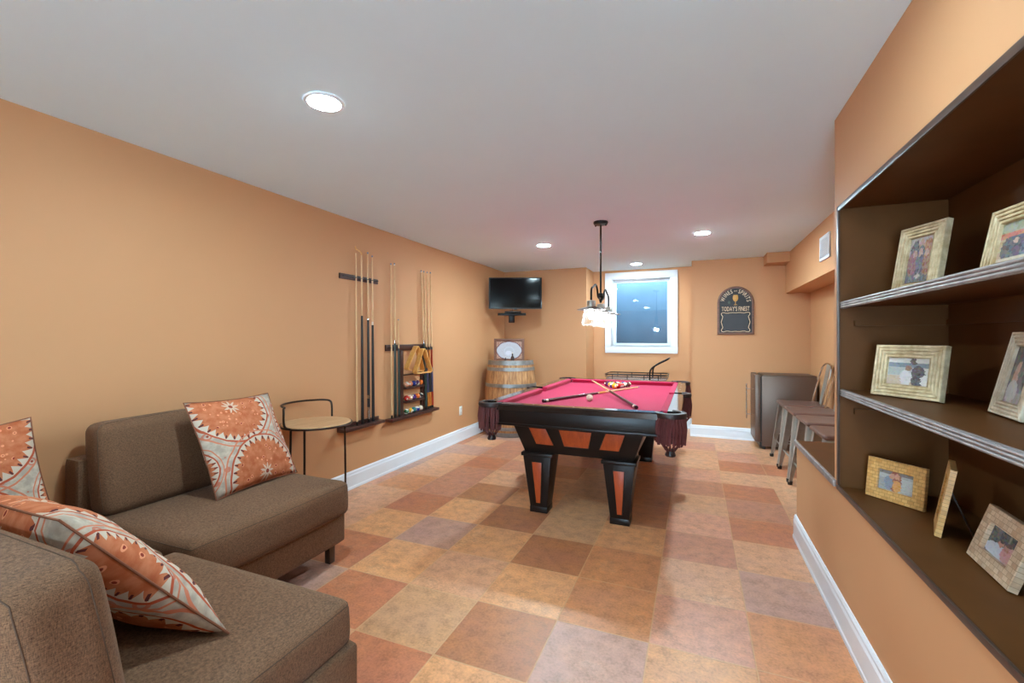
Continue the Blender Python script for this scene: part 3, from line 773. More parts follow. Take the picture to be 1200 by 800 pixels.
cue_stick('short_cue', 'short dark cue ending at mid height beside the near post of the ball rack', (B, 3.662, .5275), (B-.012, 3.662, 1.485), [(0, .02, M_plastic, 'bumper'), (.02, .70, M_green, 'butt'), (.70, .99, M_maple, 'shaft'), (.99, 1, M_tip, 'tip')], G2, .012)
cue_stick('cue_stick', 'dark green butted cue just past the far post of the ball rack', (B, 4.140, .5275), (B-.012, 4.06, 2.025), plain(M_green), G2)
cue_stick('cue_stick', 'amber and slate cue, third from the far end of the ball rack', (B, 4.181, .5275), (B-.012, 4.11, 2.025), two(M_amber, M_navy), G2)
cue_stick('cue_stick', 'cue with dark wrap and amber sleeve, second from the far end of the ball rack', (B, 4.222, .5275), (B-.012, 4.175, 2.025), two(M_amber, M_wrap), G2)
cue_stick('cue_stick', 'red and amber butted cue at the far end of the rack with ball shelves', (B, 4.263, .5275), (B-.012, 4.24, 2.03), two(M_red, M_navy), G2)

# rack triangles hanging in front of the posts
def triangle(label, c, s, mat, tilt, depth=.055):
    o = thing('hanging_triangle', label, 'ball rack', c, 0, 0, 'triangles hanging on the wall rack', M=Matrix.Translation(c) @ Matrix.Rotation(PI/2, 4, 'Z') @ Matrix.Rotation(tilt, 4, 'Y'))
    def tri(r, cr):
        out = []
        for kk in range(3):
            a = PI/2+2*PI*kk/3; cc = Vector((math.cos(a), 0, math.sin(a)))*(r-2*cr)
            for m in range(-3, 4): out.append(cc+Vector((math.cos(a+m*PI/9), 0, math.sin(a+m*PI/9)))*cr)
        return out
    bm = nb(); o_, i_ = tri(s, .026), tri(s-.022, .016)
    n = len(o_); rings = []
    for src, y in ((o_, -depth/2), (o_, depth/2), (i_, depth/2), (i_, -depth/2)): rings.append([bm.verts.new(p+Vector((0, y, 0))) for p in src])
    for q in range(4):
        A_, B_ = rings[q], rings[(q+1) % 4]
        for k in range(n): bm.faces.new((A_[k], A_[(k+1) % n], B_[(k+1) % n], B_[k]))
    obj('hoop', bm, mat, o, bev=.003); return o
triangle('golden wooden ball triangle hanging nearest the wall on the rack', (XL+.072, 3.90, 1.055), .19, M_gold, .12)
triangle('golden wooden ball triangle hanging in front of another on the wall rack', (XL+.131, 3.95, 1.03), .19, M_gold, 0.0)

# balls ---------------------------------------------------------------
BALL = {}
def ball_mat(name, rgb, stripe=False):
    k = N('ball_'+name); z = k.sep(k.coord())[2]; ax = k.math('ABSOLUTE', z)
    x, y, _ = k.sep(k.coord())
    rr = k.math('SQRT', k.math('ADD', k.math('MULTIPLY', x, x), k.math('MULTIPLY', y, y)))
    col = lin(*rgb)
    if stripe: col = k.mix(k.math('GREATER_THAN', ax, .0155), col, lin(232, 222, 204))
    # white number spots on two sides
    spot = k.math('LESS_THAN', k.math('SQRT', k.math('ADD', k.math('MULTIPLY', y, y), k.math('MULTIPLY', z, z))), .0095)
    col = k.mix(spot, col, lin(236, 228, 212))
    k.pbr(col, .1, 0, None, .5, .4); return k.m
cols = {'yellow': (232, 176, 40), 'blue': (36, 52, 130), 'red': (190, 40, 32), 'purple': (78, 44, 104), 'orange': (226, 108, 40), 'green': (28, 96, 62), 'maroon': (112, 34, 36)}
for n_, c_ in cols.items():
    BALL[n_] = ball_mat(n_, c_); BALL['striped '+n_] = ball_mat('striped_'+n_, c_, True)
BALL['black'] = ball_mat('black', (22, 20, 22)); BALL['teal'] = ball_mat('teal', (40, 120, 126)); BALL['peach'] = ball_mat('peach', (226, 150, 112)); BALL['striped teal'] = ball_mat('striped_teal', (40, 120, 126), True); BALL['striped peach'] = ball_mat('striped_peach', (226, 150, 112), True)
BR = .0286
bm = nb(); bmesh.ops.create_uvsphere(bm, u_segments=24, v_segments=14, radius=BR)
for f in bm.faces: f.smooth = True
BME = bpy.data.meshes.new('pool_ball'); bm.to_mesh(BME); bm.free()
ball_meshes = {}
def ball(name, label, c, mat, group):
    if mat not in ball_meshes:
        me = BME.copy(); me.materials.append(BALL[mat] if mat in BALL else M_ivory); ball_meshes[mat] = me
    o = bpy.data.objects.new(name, ball_meshes[mat]); C.objects.link(o)
    o.location = c; o.rotation_euler = (random.uniform(-.9, .9), random.uniform(-.9, .9), random.uniform(0, 6))
    return tag(o, label, 'pool ball', group)
rows = [(.80, ['striped peach', 'peach', 'blue', 'striped purple', 'orange'], 'upper'), (.66, ['red', 'striped peach', 'purple', 'orange', 'striped black'], 'middle'), (.525, ['striped green', 'striped yellow', 'teal', 'striped blue', 'ivory'], 'lowest')]
BALL['striped black'] = ball_mat('striped_black', (22, 20, 22), True)
for z, names, nm in rows:
    for i, n_ in enumerate(names):
        ball('pool_ball', f'{n_} pool ball on the {nm} shelf of the wall rack', (XL+.036, 3.80+.0625*i, z+BR+.0005), n_, 'balls on the wall rack shelves')

# outlet
ot = thing('wall_outlet', 'white electrical outlet low on the left wall past the cue racks', 'outlet', (XL, 4.995, .38))
obj('cover_plate', bxs(XL, XL+.006, 4.96, 5.03, .323, .437), M_flanger, ot, bev=.002, world=True)
for z in (.357, .403):
    bm = nb(); bx(bm, XL+.006, XL+.008, 4.980, 5.010, z-.014, z+.014)
    s_ = obj('socket', bm, M_flanger, ot, bev=.0008, world=True)
    for dy in (-.006, .006): 
        q = obj('slot', bxs(XL+.0078, XL+.0084, 4.995+dy-.0012, 4.995+dy+.0012, z-.002, z+.008), M_slot); q.parent = s_; q.matrix_basis = TM[ot.name].inverted()

# ------------------------------------------------------------------ corner: barrel, plaque, television
bar = thing('wine_barrel', 'old oak wine barrel with galvanised hoops standing in the far left corner', 'barrel', (-2.335, 5.66, 0))
def brad(z, h=1.005): 
    t = 2*z/h-1; return .298+.052*(1-t*t)
k = N('barrel_oak'); c = k.coord(); x, y, z = k.sep(c)
th = k.math('MULTIPLY', k.math('ARCTAN2', y, x), 26/(2*PI)); fr = k.math('FRACT', k.math('ADD', th, 40)); idn = k.math('FLOOR', k.math('ADD', th, 40))
sv = k.n('ShaderNodeCombineXYZ'); k.set(sv.inputs[0], k.math('MULTIPLY', idn, 7.3)); k.set(sv.inputs[1], k.math('MULTIPLY', fr, .5)); k.set(sv.inputs[2], k.math('MULTIPLY', z, 1.2))
g1 = k.noise(sv.outputs[0], 5, 5, .65); g2 = k.noise(k.mapv(c, (60, 60, 3)), 1, 4)
col = k.ramp(k.math('ADD', k.math('MULTIPLY', g1, .7), k.math('MULTIPLY', g2, .3)), [(.34, lin(128, 84, 52)), (.5, lin(176, 124, 80)), (.66, lin(206, 158, 110))])
gap = k.math('LESS_THAN', k.math('ABSOLUTE', k.math('SUBTRACT', fr, .5)), .475)
col = k.mix(gap, lin(70, 44, 28), col)
k.pbr(col, .55, 0, k.bump(gap, .3, .004)); M_oak = k.m
prof = [(0, .02), (.27, .02), (.285, 0)]+[(brad(1.005*i/24), 1.005*i/24) for i in range(25)]+[(.272, 1.005), (.268, .975), (0, .975)]
obj('staves', lathe(nb(), prof, 52), M_oak, bar, smooth=True)
for z0, z1 in ((.945, 1.003), (.868, .912), (.655, .70), (.30, .345), (.09, .135), (.002, .06)):
    pr = [(brad(z0)+.001, z0), (brad(z0)+.006, z0), (brad(z1)+.006, z1), (brad(z1)+.001, z1)]
    obj('hoop', lathe(nb(), pr+pr[:1], 52), M_galv, bar, smooth=True)

# framed plaque leaning on the barrel head
k = N('plaque_print'); uv = k.coord('UV'); x, y, _ = k.sep(uv)
col = lin(150, 100, 76)
col = k.mix(k.math('MULTIPLY', k.math('GREATER_THAN', k.noise(uv, 18, 2), .56), .5), col, lin(206, 176, 156))
ang = k.math('ARCTAN2', k.math('SUBTRACT', y, .5), k.math('MULTIPLY', k.math('SUBTRACT', x, .5), 1.3))
lob = k.math('MULTIPLY', k.math('ABSOLUTE', k.math('COSINE', k.math('MULTIPLY', ang, 4))), .04)
def lobe(rx, ry):
    dx = k.math('DIVIDE', k.math('SUBTRACT', x, .5), rx); dy = k.math('DIVIDE', k.math('SUBTRACT', y, .47), ry)
    return k.math('LESS_THAN', k.math('SUBTRACT', k.math('SQRT', k.math('ADD', k.math('MULTIPLY', dx, dx), k.math('MULTIPLY', dy, dy))), lob), 1)
col = k.mix(lobe(.49, .50), col, lin(96, 44, 50)); col = k.mix(lobe(.46, .455), col, lin(172, 168, 174))
rr = k.math('GREATER_THAN', k.noise(k.mapv(uv, (22, 34, 1)), 1, 1), .56)
col = k.mix(k.math('MULTIPLY', k.math('MULTIPLY', rr, lobe(.36, .34)), .35), col, lin(150, 120, 130))
col = k.mix(k.ell(x, y, .5, .42, .20, .26, .1), col, lin(176, 176, 186)); col = k.mix(k.ell(x, y, .5, .42, .17, .22, .1), col, lin(166, 164, 170))
col = k.mix(k.ell(x, y, .48, .34, .12, .12, .2), col, lin(190, 186, 196))
k.pbr(col, .4); M_plaque = k.m
pl = thing('framed_sign', 'brown framed print with scalloped white badge leaning on top of the barrel', 'framed print', (-2.372, 5.69, .976+.006), .385, -.16)
pw, ph_ = .42, .315
obj('frame_border', rect_frame(nb(), pw, ph_, [(0, .028), (0, .004), (.003, 0), (.026, 0), (.034, .008), (.034, .012)]), M_brownwood, pl)
obj('print', quad_uv(nb(), [(-pw/2+.03, .0118, .03), (pw/2-.03, .0118, .03), (pw/2-.03, .0118, ph_-.03), (-pw/2+.03, .0118, ph_-.03)]), M_plaque, pl)
obj('backing', bxs(-pw/2+.004, pw/2-.004, .014, .027, .004, ph_-.004), M_backing, pl)
# two small dark bottles in front of the print
M_btl = simple('dark_bottle', (58, 42, 40), .2)
def mini(name, label, x, y, s):
    o = thing(name, label, 'ornament', (x, y, .976), group=None)
    obj('body', lathe(nb(), [(0, 0), (.022*s, 0), (.024*s, .01*s), (.024*s, .06*s), (.010*s, .085*s), (.009*s, .115*s), (0, .115*s)], 14), M_btl, o, smooth=True)
    obj('cap', lathe(nb(), [(0, .1155*s), (.0105*s, .1155*s), (.0105*s, .128*s), (0, .128*s)], 12), M_ivory, o, smooth=True)
mini('small_bottle', 'small dark bottle standing before the print on the barrel', -2.285, 5.60, 1.0)
mini('small_bottle', 'tiniest dark bottle, left of its bigger neighbour on the barrel', -2.375, 5.57, .55)

tv = thing('television', 'black flat screen television mounted high in the far left corner', 'television', (-2.315, 5.78, 1.925), .385)
TW, TH_ = .735, .435
obj('case', bxs(-TW/2, TW/2, .004, .045, -TH_/2, TH_/2), M_plastic, tv, bev=.006)
bm = nb(); casing(bm, -TW/2, TW/2, -TH_/2, TH_/2, .013, -.004, .004); obj('bezel', bm, M_plastic, tv, bev=.002)
k = N('tv_screen'); k.pbr(lin(5, 5, 6), .10, 0, None, .2); M_screen = k.m
obj('screen', bxs(-TW/2+.013, TW/2-.013, .0, .004, -TH_/2+.013, TH_/2-.013), M_screen, tv)
obj('mount_arm', tube(nb(), [(0, .045, -.02), (-.02, .16, -.02), (-.10, .38, -.02)], .02, 8), M_blackmetal, tv)
obj('sensor', bxs(-.02, .02, -.002, .02, -TH_/2-.012, -TH_/2), M_plastic, tv, bev=.002)
br = thing('wall_bracket', 'black metal component bracket on the corner wall below the television', 'bracket', (-2.40, 5.86, 1.60), .385)
obj('crossbar', bxs(-.20, .20, 0, .035, .02, .055), M_blackmetal, br, bev=.004)
obj('tray', bxs(-.10, .13, -.10, .12, .057, .075), M_blackmetal, br, bev=.004)
obj('post', bxs(-.035, .025, .03, .075, -.065, .085), M_blackmetal, br, bev=.004)
obj('wall_plate', bxs(-.05, .04, .36, .38, -.07, .10), M_blackmetal, br, bev=.003)
obj('arm', tube(nb(), [(0, .07, .03), (-.01, .37, .03)], .018, 8), M_blackmetal, br, smooth=True)
obj('cable', tube(nb(), smoothpts([(0, .06, .085), (.02, .05, .13), (.0, .05, .17)]), .004, 6), M_plastic, br)

# ------------------------------------------------------------------ chalkboard sign
sg = thing('chalkboard_sign', 'arched wooden wine sign with gold lettering and blank chalkboard on the back wall', 'sign', (.480, YB, 1.345))
hw, hz, t = .212, .405, .03
def arch(w, z0, zs, n=20): return [Vector((-w, 0, z0)), Vector((w, 0, z0))]+[Vector((w*math.cos(PI*i/n), 0, zs+w*math.sin(PI*i/n))) for i in range(n+1)]
def ring(bm, o, i, y0, y1):
    n = len(o); R_ = [[bm.verts.new((p.x, y, p.z)) for p in src] for src, y in ((o, y1), (o, y0), (i, y0), (i, y1))]
    for A_, B_ in zip(R_, R_[1:]):
        for q in range(n): bm.faces.new((A_[q], A_[(q+1) % n], B_[(q+1) % n], B_[q]))
    return bm
obj('border', ring(nb(), arch(hw, 0, hz), arch(hw-.026, .026, hz), -t, -.001), M_brownwood, sg, bev=.002)
M_board = simple('sign_black', (26, 19, 17), .5)
obj('panel', prism(nb(), [p+Vector((0, -.016, 0)) for p in arch(hw-.026, .026, hz)], (0, .013, 0)), M_board, sg)
M_slate = simple('chalkboard', (62, 64, 68), .7, var=.06)
obj('chalkboard', bxs(-.145, .145, -.019, -.016, .055, .265), M_slate, sg)
M_cream = simple('cream_paint', (226, 196, 160), .5, var=.05); M_goldp = simple('gold_paint', (206, 150, 70), .4)
# scrolled border round the chalkboard
def scroll(sx, sz):
    P_ = lambda x, z: (sx*x, -.021, .16+sz*z)
    return tube(nb(), smoothpts([P_(0, .118), P_(.05, .122), P_(.10, .112), P_(.135, .125), P_(.165, .118), P_(.162, .09), P_(.145, .075), P_(.158, .03), P_(.166, 0)], 2), .0042, 6)
for sx in (-1, 1):
    for sz in (-1, 1): obj('scroll', scroll(sx, sz), M_cream, sg, smooth=True)
def text_mesh(bm, body, size, width, place, bold=.010, ext=.0015):
    """letters condensed to a total width, each placed by place(advance, total) -> Matrix (letter plane xz, front -y)"""
    items = []
    for ch in body:
        if ch == ' ': items.append((None, 0, 0)); continue
        cu = bpy.data.curves.new('t', 'FONT'); cu.body = ch; cu.size = size; cu.extrude = ext; cu.offset = bold*size; cu.resolution_u = 3
        ob = bpy.data.objects.new('t', cu); me = bpy.data.meshes.new_from_object(ob)
        xs = [v.co.x for v in me.vertices]; items.append((me, min(xs), max(xs)))
        bpy.data.objects.remove(ob); bpy.data.curves.remove(cu)
    gap = width*.16/max(1, len(items)-1); nsp = sum(1 for i in items if i[0] is None)
    k_ = (width-gap*(len(items)-1)-nsp*gap*2.2)/sum(b-a for m, a, b in items if m)
    adv = 0.0
    for me, a, b in items:
        if me is None: adv += gap*3.2; continue
        w = (b-a)*k_
        M = place(adv+w/2, width) @ Matrix.Rotation(PI/2, 4, 'X')
        vs = [bm.verts.new(M @ Vector(((v.co.x-(a+b)/2)*k_, v.co.y, v.co.z))) for v in me.vertices]
        for p in me.polygons:
            try: bm.faces.new([vs[q] for q in p.vertices])
            except ValueError: pass
        adv += w+gap
        bpy.data.meshes.remove(me)
    return bm
def on_arc(R_, cz, a_mid):
    def f(s, tot):
        a = a_mid-(s-tot/2)/R_
        return Matrix.Translation((R_*math.cos(a), -.0185, cz+R_*math.sin(a))) @ Matrix.Rotation(-(a-PI/2), 4, 'Y')
    return f
line = lambda z: (lambda s, tot: Matrix.Translation((s-tot/2, -.0185, z)))
obj('lettering', text_mesh(nb(), 'WINES', .070, .158, on_arc(.130, hz, math.radians(138))), M_cream, sg)
obj('lettering', text_mesh(nb(), 'SPIRITS', .070, .164, on_arc(.130, hz, math.radians(41))), M_cream, sg)
obj('lettering', text_mesh(nb(), 'and', .024, .034, on_arc(.148, hz, PI/2)), M_cream, sg)
obj('lettering', text_mesh(nb(), "TODAY'S FINEST", .080, .320, line(.303)), M_cream, sg)
obj('wine_glass_motif', lathe(nb(), [(0, .378), (.022, .378), (.020, .383), (.004, .387), (.004, .42), (.022, .435), (.032, .46), (.030, .49), (.024, .508), (0, .508)], 18, Matrix.Diagonal((1, .25, 1, 1)).to_4x4() @ Matrix.Translation((0, -.075, 0))), M_goldp, sg, smooth=True)
obj('grape_motif', lathe(nb(), [(0, .39), (.018, .403), (.020, .417), (.012, .433), (0, .437)], 10, Matrix.Translation((-.07, 0, 0)) @ Matrix.Diagonal((1, .25, 1, 1)).to_4x4() @ Matrix.Translation((0, -.075, 0))), simple('dull_green', (72, 78, 66), .5), sg, smooth=True)

# ------------------------------------------------------------------ vent grille on the soffit
vg = thing('vent_grille', 'square white vent grille high on the soffit above the stools', 'vent', (1.04, 4.575, 2.08))
bm = nb()
y0, y1, z0, z1, w = 4.42, 4.73, 1.975, 2.185, .028
for a in ((y0, y1, z1-w, z1), (y0, y1, z0, z0+w), (y0, y0+w, z0+w, z1-w), (y1-w, y1, z0+w, z1-w)): bx(bm, 1.026, 1.0395, *a)
obj('frame', bm, M_white, vg, bev=.002, world=True)
obj('duct', bxs(1.037, 1.0395, y0+w, y1-w, z0+w, z1-w), M_ventgrey, vg, world=True)
for i in range(9):
    z = z0+w+.008+i*.0175
    obj('slat', bxs(-.006, .004, y0+w-vg.location.y, y1-w-vg.location.y, -.001, .001, Matrix.Translation((-.007, 0, z-2.08)) @ Matrix.Rotation(.6, 4, 'Y')), M_white, vg)

# ------------------------------------------------------------------ pool table
PX, PY = -.7825, 4.15
pt = thing('pool_table', 'black pool table with red cloth, orange inlay panels and fringed leather pockets', 'pool table', (PX, PY, 0))
HW, HL, ZT, ZB = .6975, 1.15, .82, .775       # half width, half length, rail top, bed
RW, CU = .085, .045                            # wooden rail and cushion widths
obj('playing_surface', bxs(-HW+.05, HW-.05, -HL+.05, HL-.05, ZB-.03, ZB), M_cloth, pt)
PC = .105                                      # length of rail cut away at a corner pocket
def rail(p0, p1, n, c0, c1):
    """p0->p1 along the outer edge, n inward normal; c0, c1: mitre of the cushion at both ends"""
    p0, p1, n = Vector((*p0, 0)), Vector((*p1, 0)), Vector((*n, 0)); d = (p1-p0).normalized()
    prof = [(.0, ZT-.045), (.0, ZT-.008), (.008, ZT), (RW-.004, ZT), (RW, ZT-.003), (RW, ZT-.045)]
    bm = nb(); A_ = [bm.verts.new(p0+n*a+Vector((0, 0, z))) for a, z in prof]; B_ = [bm.verts.new(p1+n*a+Vector((0, 0, z))) for a, z in prof]
    for i in range(6): bm.faces.new((A_[i], A_[(i+1) % 6], B_[(i+1) % 6], B_[i]))
    bm.faces.new(A_[::-1]); bm.faces.new(B_)
    r = obj('rail', bm, M_rail, pt)
    prof = [(RW, ZT-.002), (RW+CU-.004, ZT-.006), (RW+CU, ZT-.012), (RW+CU-.016, ZB), (RW, ZB)]
    bm = nb(); A_ = [bm.verts.new(p0+n*a+d*c0*max(0, a-RW)+Vector((0, 0, z))) for a, z in prof]; B_ = [bm.verts.new(p1+n*a-d*c1*max(0, a-RW)+Vector((0, 0, z))) for a, z in prof]
    for i in range(5): bm.faces.new((A_[i], A_[(i+1) % 5], B_[(i+1) % 5], B_[i]))
    bm.faces.new(A_[::-1]); bm.faces.new(B_)
    c_ = obj('cushion', bm, M_cloth); c_.parent = r
    # sight dots
    L_ = (p1-p0).length
    for f in (.25, .5, .75):
        q = p0+(p1-p0)*f+n*.045+Vector((0, 0, ZT))
        s_ = obj('sight', lathe(nb(), [(0, 0), (.006, 0), (.005, .0012), (0, .0012)], 8, Matrix.Translation(q)), M_ivory); s_.parent = r
SP = .055
rail((-HW+PC, -HL), (HW-PC, -HL), (0, 1), 1, 1); rail((HW-PC, HL), (-HW+PC, HL), (0, -1), 1, 1)
for sx in (-1, 1):
    rail((sx*HW, -HL+PC), (sx*HW, -SP), (-sx, 0), 1, .35); rail((sx*HW, SP), (sx*HW, HL-PC), (-sx, 0), .35, 1)
# aprons with a moulding along the lower edge
def apron(x0, x1, y0, y1, mx, my):
    a = obj('apron', bxs(x0, x1, y0, y1, .680, ZT-.045), M_tblack, pt, bev=.003)
    bm = nb(); bx(bm, x0-mx, x1+mx, y0-my, y1+my, .664, .682); m = obj('moulding', bm, M_tblack, None, bev=.004); m.parent = a
apron(-HW+.03, HW-.03, -HL+.012, -HL+.032, .0, .010); apron(-HW+.03, HW-.03, HL-.032, HL-.012, .0, .010)
apron(-HW+.012, -HW+.032, -HL+.034, HL-.034, .010, -.012); apron(HW-.032, HW-.012, -HL+.034, HL-.034, .010, -.012)
# tapered cabinet
TX, TY, BX_, BY_ = .47, 1.075, .395, 1.015
obj('cabinet', hexa(nb(), [(-BX_, -BY_, .455), (BX_, -BY_, .455), (BX_, BY_, .455), (-BX_, BY_, .455)], [(-TX, -TY, .668), (TX, -TY, .668), (TX, TY, .668), (-TX, TY, .668)]), M_tblack, pt, bev=.003)
def on_face(x, z, off=0.0):                    # point on the slanting front of the cabinet
    f = (z-.455)/(.668-.455); return Vector((x, -(BY_+(TY-BY_)*f)-off, z))
for poly in ([(-.345, .645), (-.215, .645), (-.165, .520), (-.300, .520)], [(-.118, .645), (.118, .645), (.088, .520), (-.088, .520)], [(.345, .645), (.215, .645), (.165, .520), (.300, .520)]):
    for sy in (1, -1):
        pts = [on_face(x, z, .0005) for x, z in poly]
        d = Vector((0, -.004, .001))
        if sy < 0:
            pts = [Vector((p.x, -p.y, p.z)) for p in pts]; d.y = -d.y
        pn = obj('inlay_panel', prism(nb(), pts, d), M_orange, pt, bev=.001)
        ed = [p+d for p in pts]
        b_ = obj('panel_bead', tube(nb(), ed, .003, 6, True), M_tblack); b_.parent = pn
# legs
def leg(cx, cy, sy):
    tw, bw = .108, .062
    lg = obj('leg', hexa(nb(), [(cx-bw, cy-bw, .012), (cx+bw, cy-bw, .012), (cx+bw, cy+bw, .012), (cx-bw, cy+bw, .012)], [(cx-tw, cy-tw, .432), (cx+tw, cy-tw, .432), (cx+tw, cy+tw, .432), (cx-tw, cy+tw, .432)]), M_tblack, pt, bev=.003)
    for z0, z1, w in ((.428, .454, tw+.012), (0, .045, bw+.006)):
        q = obj('leg_moulding', bxs(cx-w, cx+w, cy-w, cy+w, z0, z1), M_tblack, None, bev=.004); q.parent = lg
    f = lambda x, z: Vector((cx+x, cy+sy*(bw+(tw-bw)*(z-.012)/.42+.0005), z))
    pts = [f(-.040, .385), f(.040, .385), f(.018, .075), f(-.018, .075)]
    q = obj('leg_inlay', prism(nb(), pts, (0, sy*.004, 0)), M_orange, None, bev=.001); q.parent = lg
    q = obj('leg_bead', tube(nb(), [p+Vector((0, sy*.004, 0)) for p in pts], .003, 6, True), M_tblack); q.parent = lg
for sx in (-1, 1):
    leg(sx*.297, -.925, -1); leg(sx*.297, .80, 1)
# pockets
def pocket(cx, cy, a0, a1, R_=.088, side=False):
    """a0..a1: the outward facing arc in degrees"""
    a0, a1 = math.radians(a0), math.radians(a1); n = 22; c = Vector((cx, cy, 0))
    sect = [(R_-.022, ZT-.028), (R_-.020, ZT+.002), (R_-.008, ZT+.006), (R_+.010, ZT+.002), (R_+.014, ZT-.012), (R_+.010, ZT-.030)]
    bm = nb(); rings = []
    for i in range(n+1):
        a = a0+(a1-a0)*i/n; rings.append([bm.verts.new(c+Vector((math.cos(a)*r, math.sin(a)*r, z))) for r, z in sect])
    for A_, B_ in zip(rings, rings[1:]):
        for k_ in range(6): bm.faces.new((A_[k_], A_[(k_+1) % 6], B_[(k_+1) % 6], B_[k_]))
    bm.faces.new(rings[0]); bm.faces.new(rings[-1][::-1])
    pk = obj('pocket', bm, M_leatherd, pt, smooth=True)
    bm = nb()                                  # fringe: many twisted strands hanging from the cap
    rnd = random.Random(int(cx*100+cy*10)); m = 24 if not side else 14
    for lay in range(2):
        for i in range(m):
            a = a0+(a1-a0)*(i+.5*lay+.25)/m; r = R_+.004-.010*lay; dz = rnd.uniform(-.012, .008); sw = rnd.uniform(-.006, .006)
            p = [c+Vector((math.cos(a)*r, math.sin(a)*r, ZT-.026)), c+Vector((math.cos(a)*(r+.006)+sw, math.sin(a)*(r+.006), ZT-.10)), c+Vector((math.cos(a)*(r-.002)+sw, math.sin(a)*(r-.002), ZT-.195+dz-.006*lay))]
            tube(bm, p, [.0062, .0068, .0048], 5)
    q = obj('fringe', bm, M_leather, None, smooth=True); q.parent = pk
    bm = nb()                                  # net bag inside, drawn together at the bottom
    for i in range(12):
        a = 2*PI*i/12
        p = [c+Vector((math.cos(a+t*.25)*r, math.sin(a+t*.25)*r, z)) for t, (r, z) in enumerate(((R_-.020, ZT-.03), (R_-.022, ZT-.12), (.055, ZT-.21), (.030, ZT-.245)))]
        tube(bm, p, .004, 5)
    q = obj('net', bm, M_leather, None, smooth=True); q.parent = pk
    q = obj('tassel', lathe(nb(), [(0, ZT-.235), (.030, ZT-.24), (.026, ZT-.252), (.034, ZT-.275), (.030, ZT-.283), (0, ZT-.28)], 12, Matrix.Translation(c)), M_leatherd, None, smooth=True); q.parent = pk
    q = obj('pocket_liner', lathe(nb(), [(R_-.022, ZT-.012), (R_-.024, ZT-.09), (.03, ZT-.20), (0, ZT-.20)], 20, Matrix.Translation(c)), M_leatherd, None, smooth=True); q.parent = pk
ci = .062
for sx in (-1, 1):
    for sy in (-1, 1):
        mid = math.degrees(math.atan2(sy, sx)); pocket(sx*(HW-ci), sy*(HL-ci), mid-128, mid+128)
    pocket(sx*(HW-.015), 0, (0 if sx > 0 else 180)-96, (0 if sx > 0 else 180)+96, .060, True)

# balls on the cloth
G = 'racked balls on the pool table'
order = ['yellow', 'striped blue', 'red', 'striped yellow', 'black', 'striped red', 'purple', 'striped orange', 'orange', 'striped green', 'maroon', 'green', 'striped purple', 'blue', 'striped maroon']
ax_, ay_ = -.775, 4.70; q = 0
for r in range(5):
    for m in range(r+1):
        n_ = order[q]; q += 1
        ball('pool_ball', f'{n_} pool ball in the racked triangle on the red cloth', (ax_+(m-r/2)*.0580, ay_+r*.0503, ZB+BR), n_, G)
ball('cue_ball', 'ivory cue ball alone on the red cloth before the crossed cues', (-.812, 3.70, ZB+BR), 'ivory', None) if False else None
cb = bpy.data.objects.new('cue_ball', BME.copy()); cb.data.materials.append(M_ivory); C.objects.link(cb); cb.location = (-.812, 3.69, ZB+BR)
tag(cb, 'ivory cue ball alone on the red cloth before the crossed cues', 'pool ball')
fancy = [(0, .018, M_plastic, 'bumper'), (.018, .035, M_ivory, 'butt_cap'), (.035, .50, M_wine, 'butt'), (.50, .515, M_ivory, 'joint'), (.515, .58, M_gold, 'collar'), (.58, .985, M_maple, 'shaft'), (.985, 1, M_tip, 'tip')]
cue_stick('cue_stick', 'wine red cue lying under the other crossed cue on the pool table', (-1.140, 3.45, ZB+.0150), (-.548, 4.88, ZB+.0085), fancy, 'crossed cues on the pool table')
cue_stick('cue_stick', 'dark cue lying across the top of another cue on the pool table', (-.399, 3.385, ZB+.0152), (-1.03, 4.80, ZB+.068), fancy, 'crossed cues on the pool table')

# ------------------------------------------------------------------ pendant over the table
pd = thing('pendant_light', 'three-jar pendant with dark rod and scroll arms hanging over the pool table', 'pendant light', (-.769, 3.942, H))
Wd = dict(parent=pd, world=True)
X0, Y0 = -.769, 3.942
obj('ceiling_canopy', lathe(nb(), [(0, H-.001), (.062, H-.001), (.064, H-.012), (.058, H-.026), (.02, H-.030), (0, H-.030)], 32, Matrix.Translation((X0, Y0, 0))), M_blackmetal, smooth=True, **Wd)
for a in (0, PI): obj('canopy_screw', lathe(nb(), [(0, H-.04), (.006, H-.04), (.006, H-.026), (0, H-.026)], 10, Matrix.Translation((X0+.045*math.cos(a), Y0+.045*math.sin(a), 0))), M_blackmetal, **Wd)
obj('rod', tube(nb(), [(X0, Y0, H-.03), (X0, Y0, 1.66)], .0085, 10), M_blackmetal, smooth=True, **Wd)
obj('hub', lathe(nb(), [(0, 1.70), (.018, 1.695), (.026, 1.67), (.026, 1.655), (.016, 1.64), (.010, 1.61), (0, 1.61)], 20, Matrix.Translation((X0, Y0, 0))), M_blackmetal, smooth=True, **Wd)
DY = .39
for s in (-1, 1):
    arm = [(X0, Y0, 1.655), (X0, Y0+s*.06, 1.64), (X0, Y0+s*.13, 1.655), (X0, Y0+s*.15, 1.72), (X0, Y0+s*.22, 1.755), (X0, Y0+s*.30, 1.72), (X0, Y0+s*(DY), 1.70), (X0, Y0+s*DY, 1.60)]
    obj('arm', tube(nb(), smoothpts(arm, 3), .0085, 8), M_blackmetal, smooth=True, **Wd)
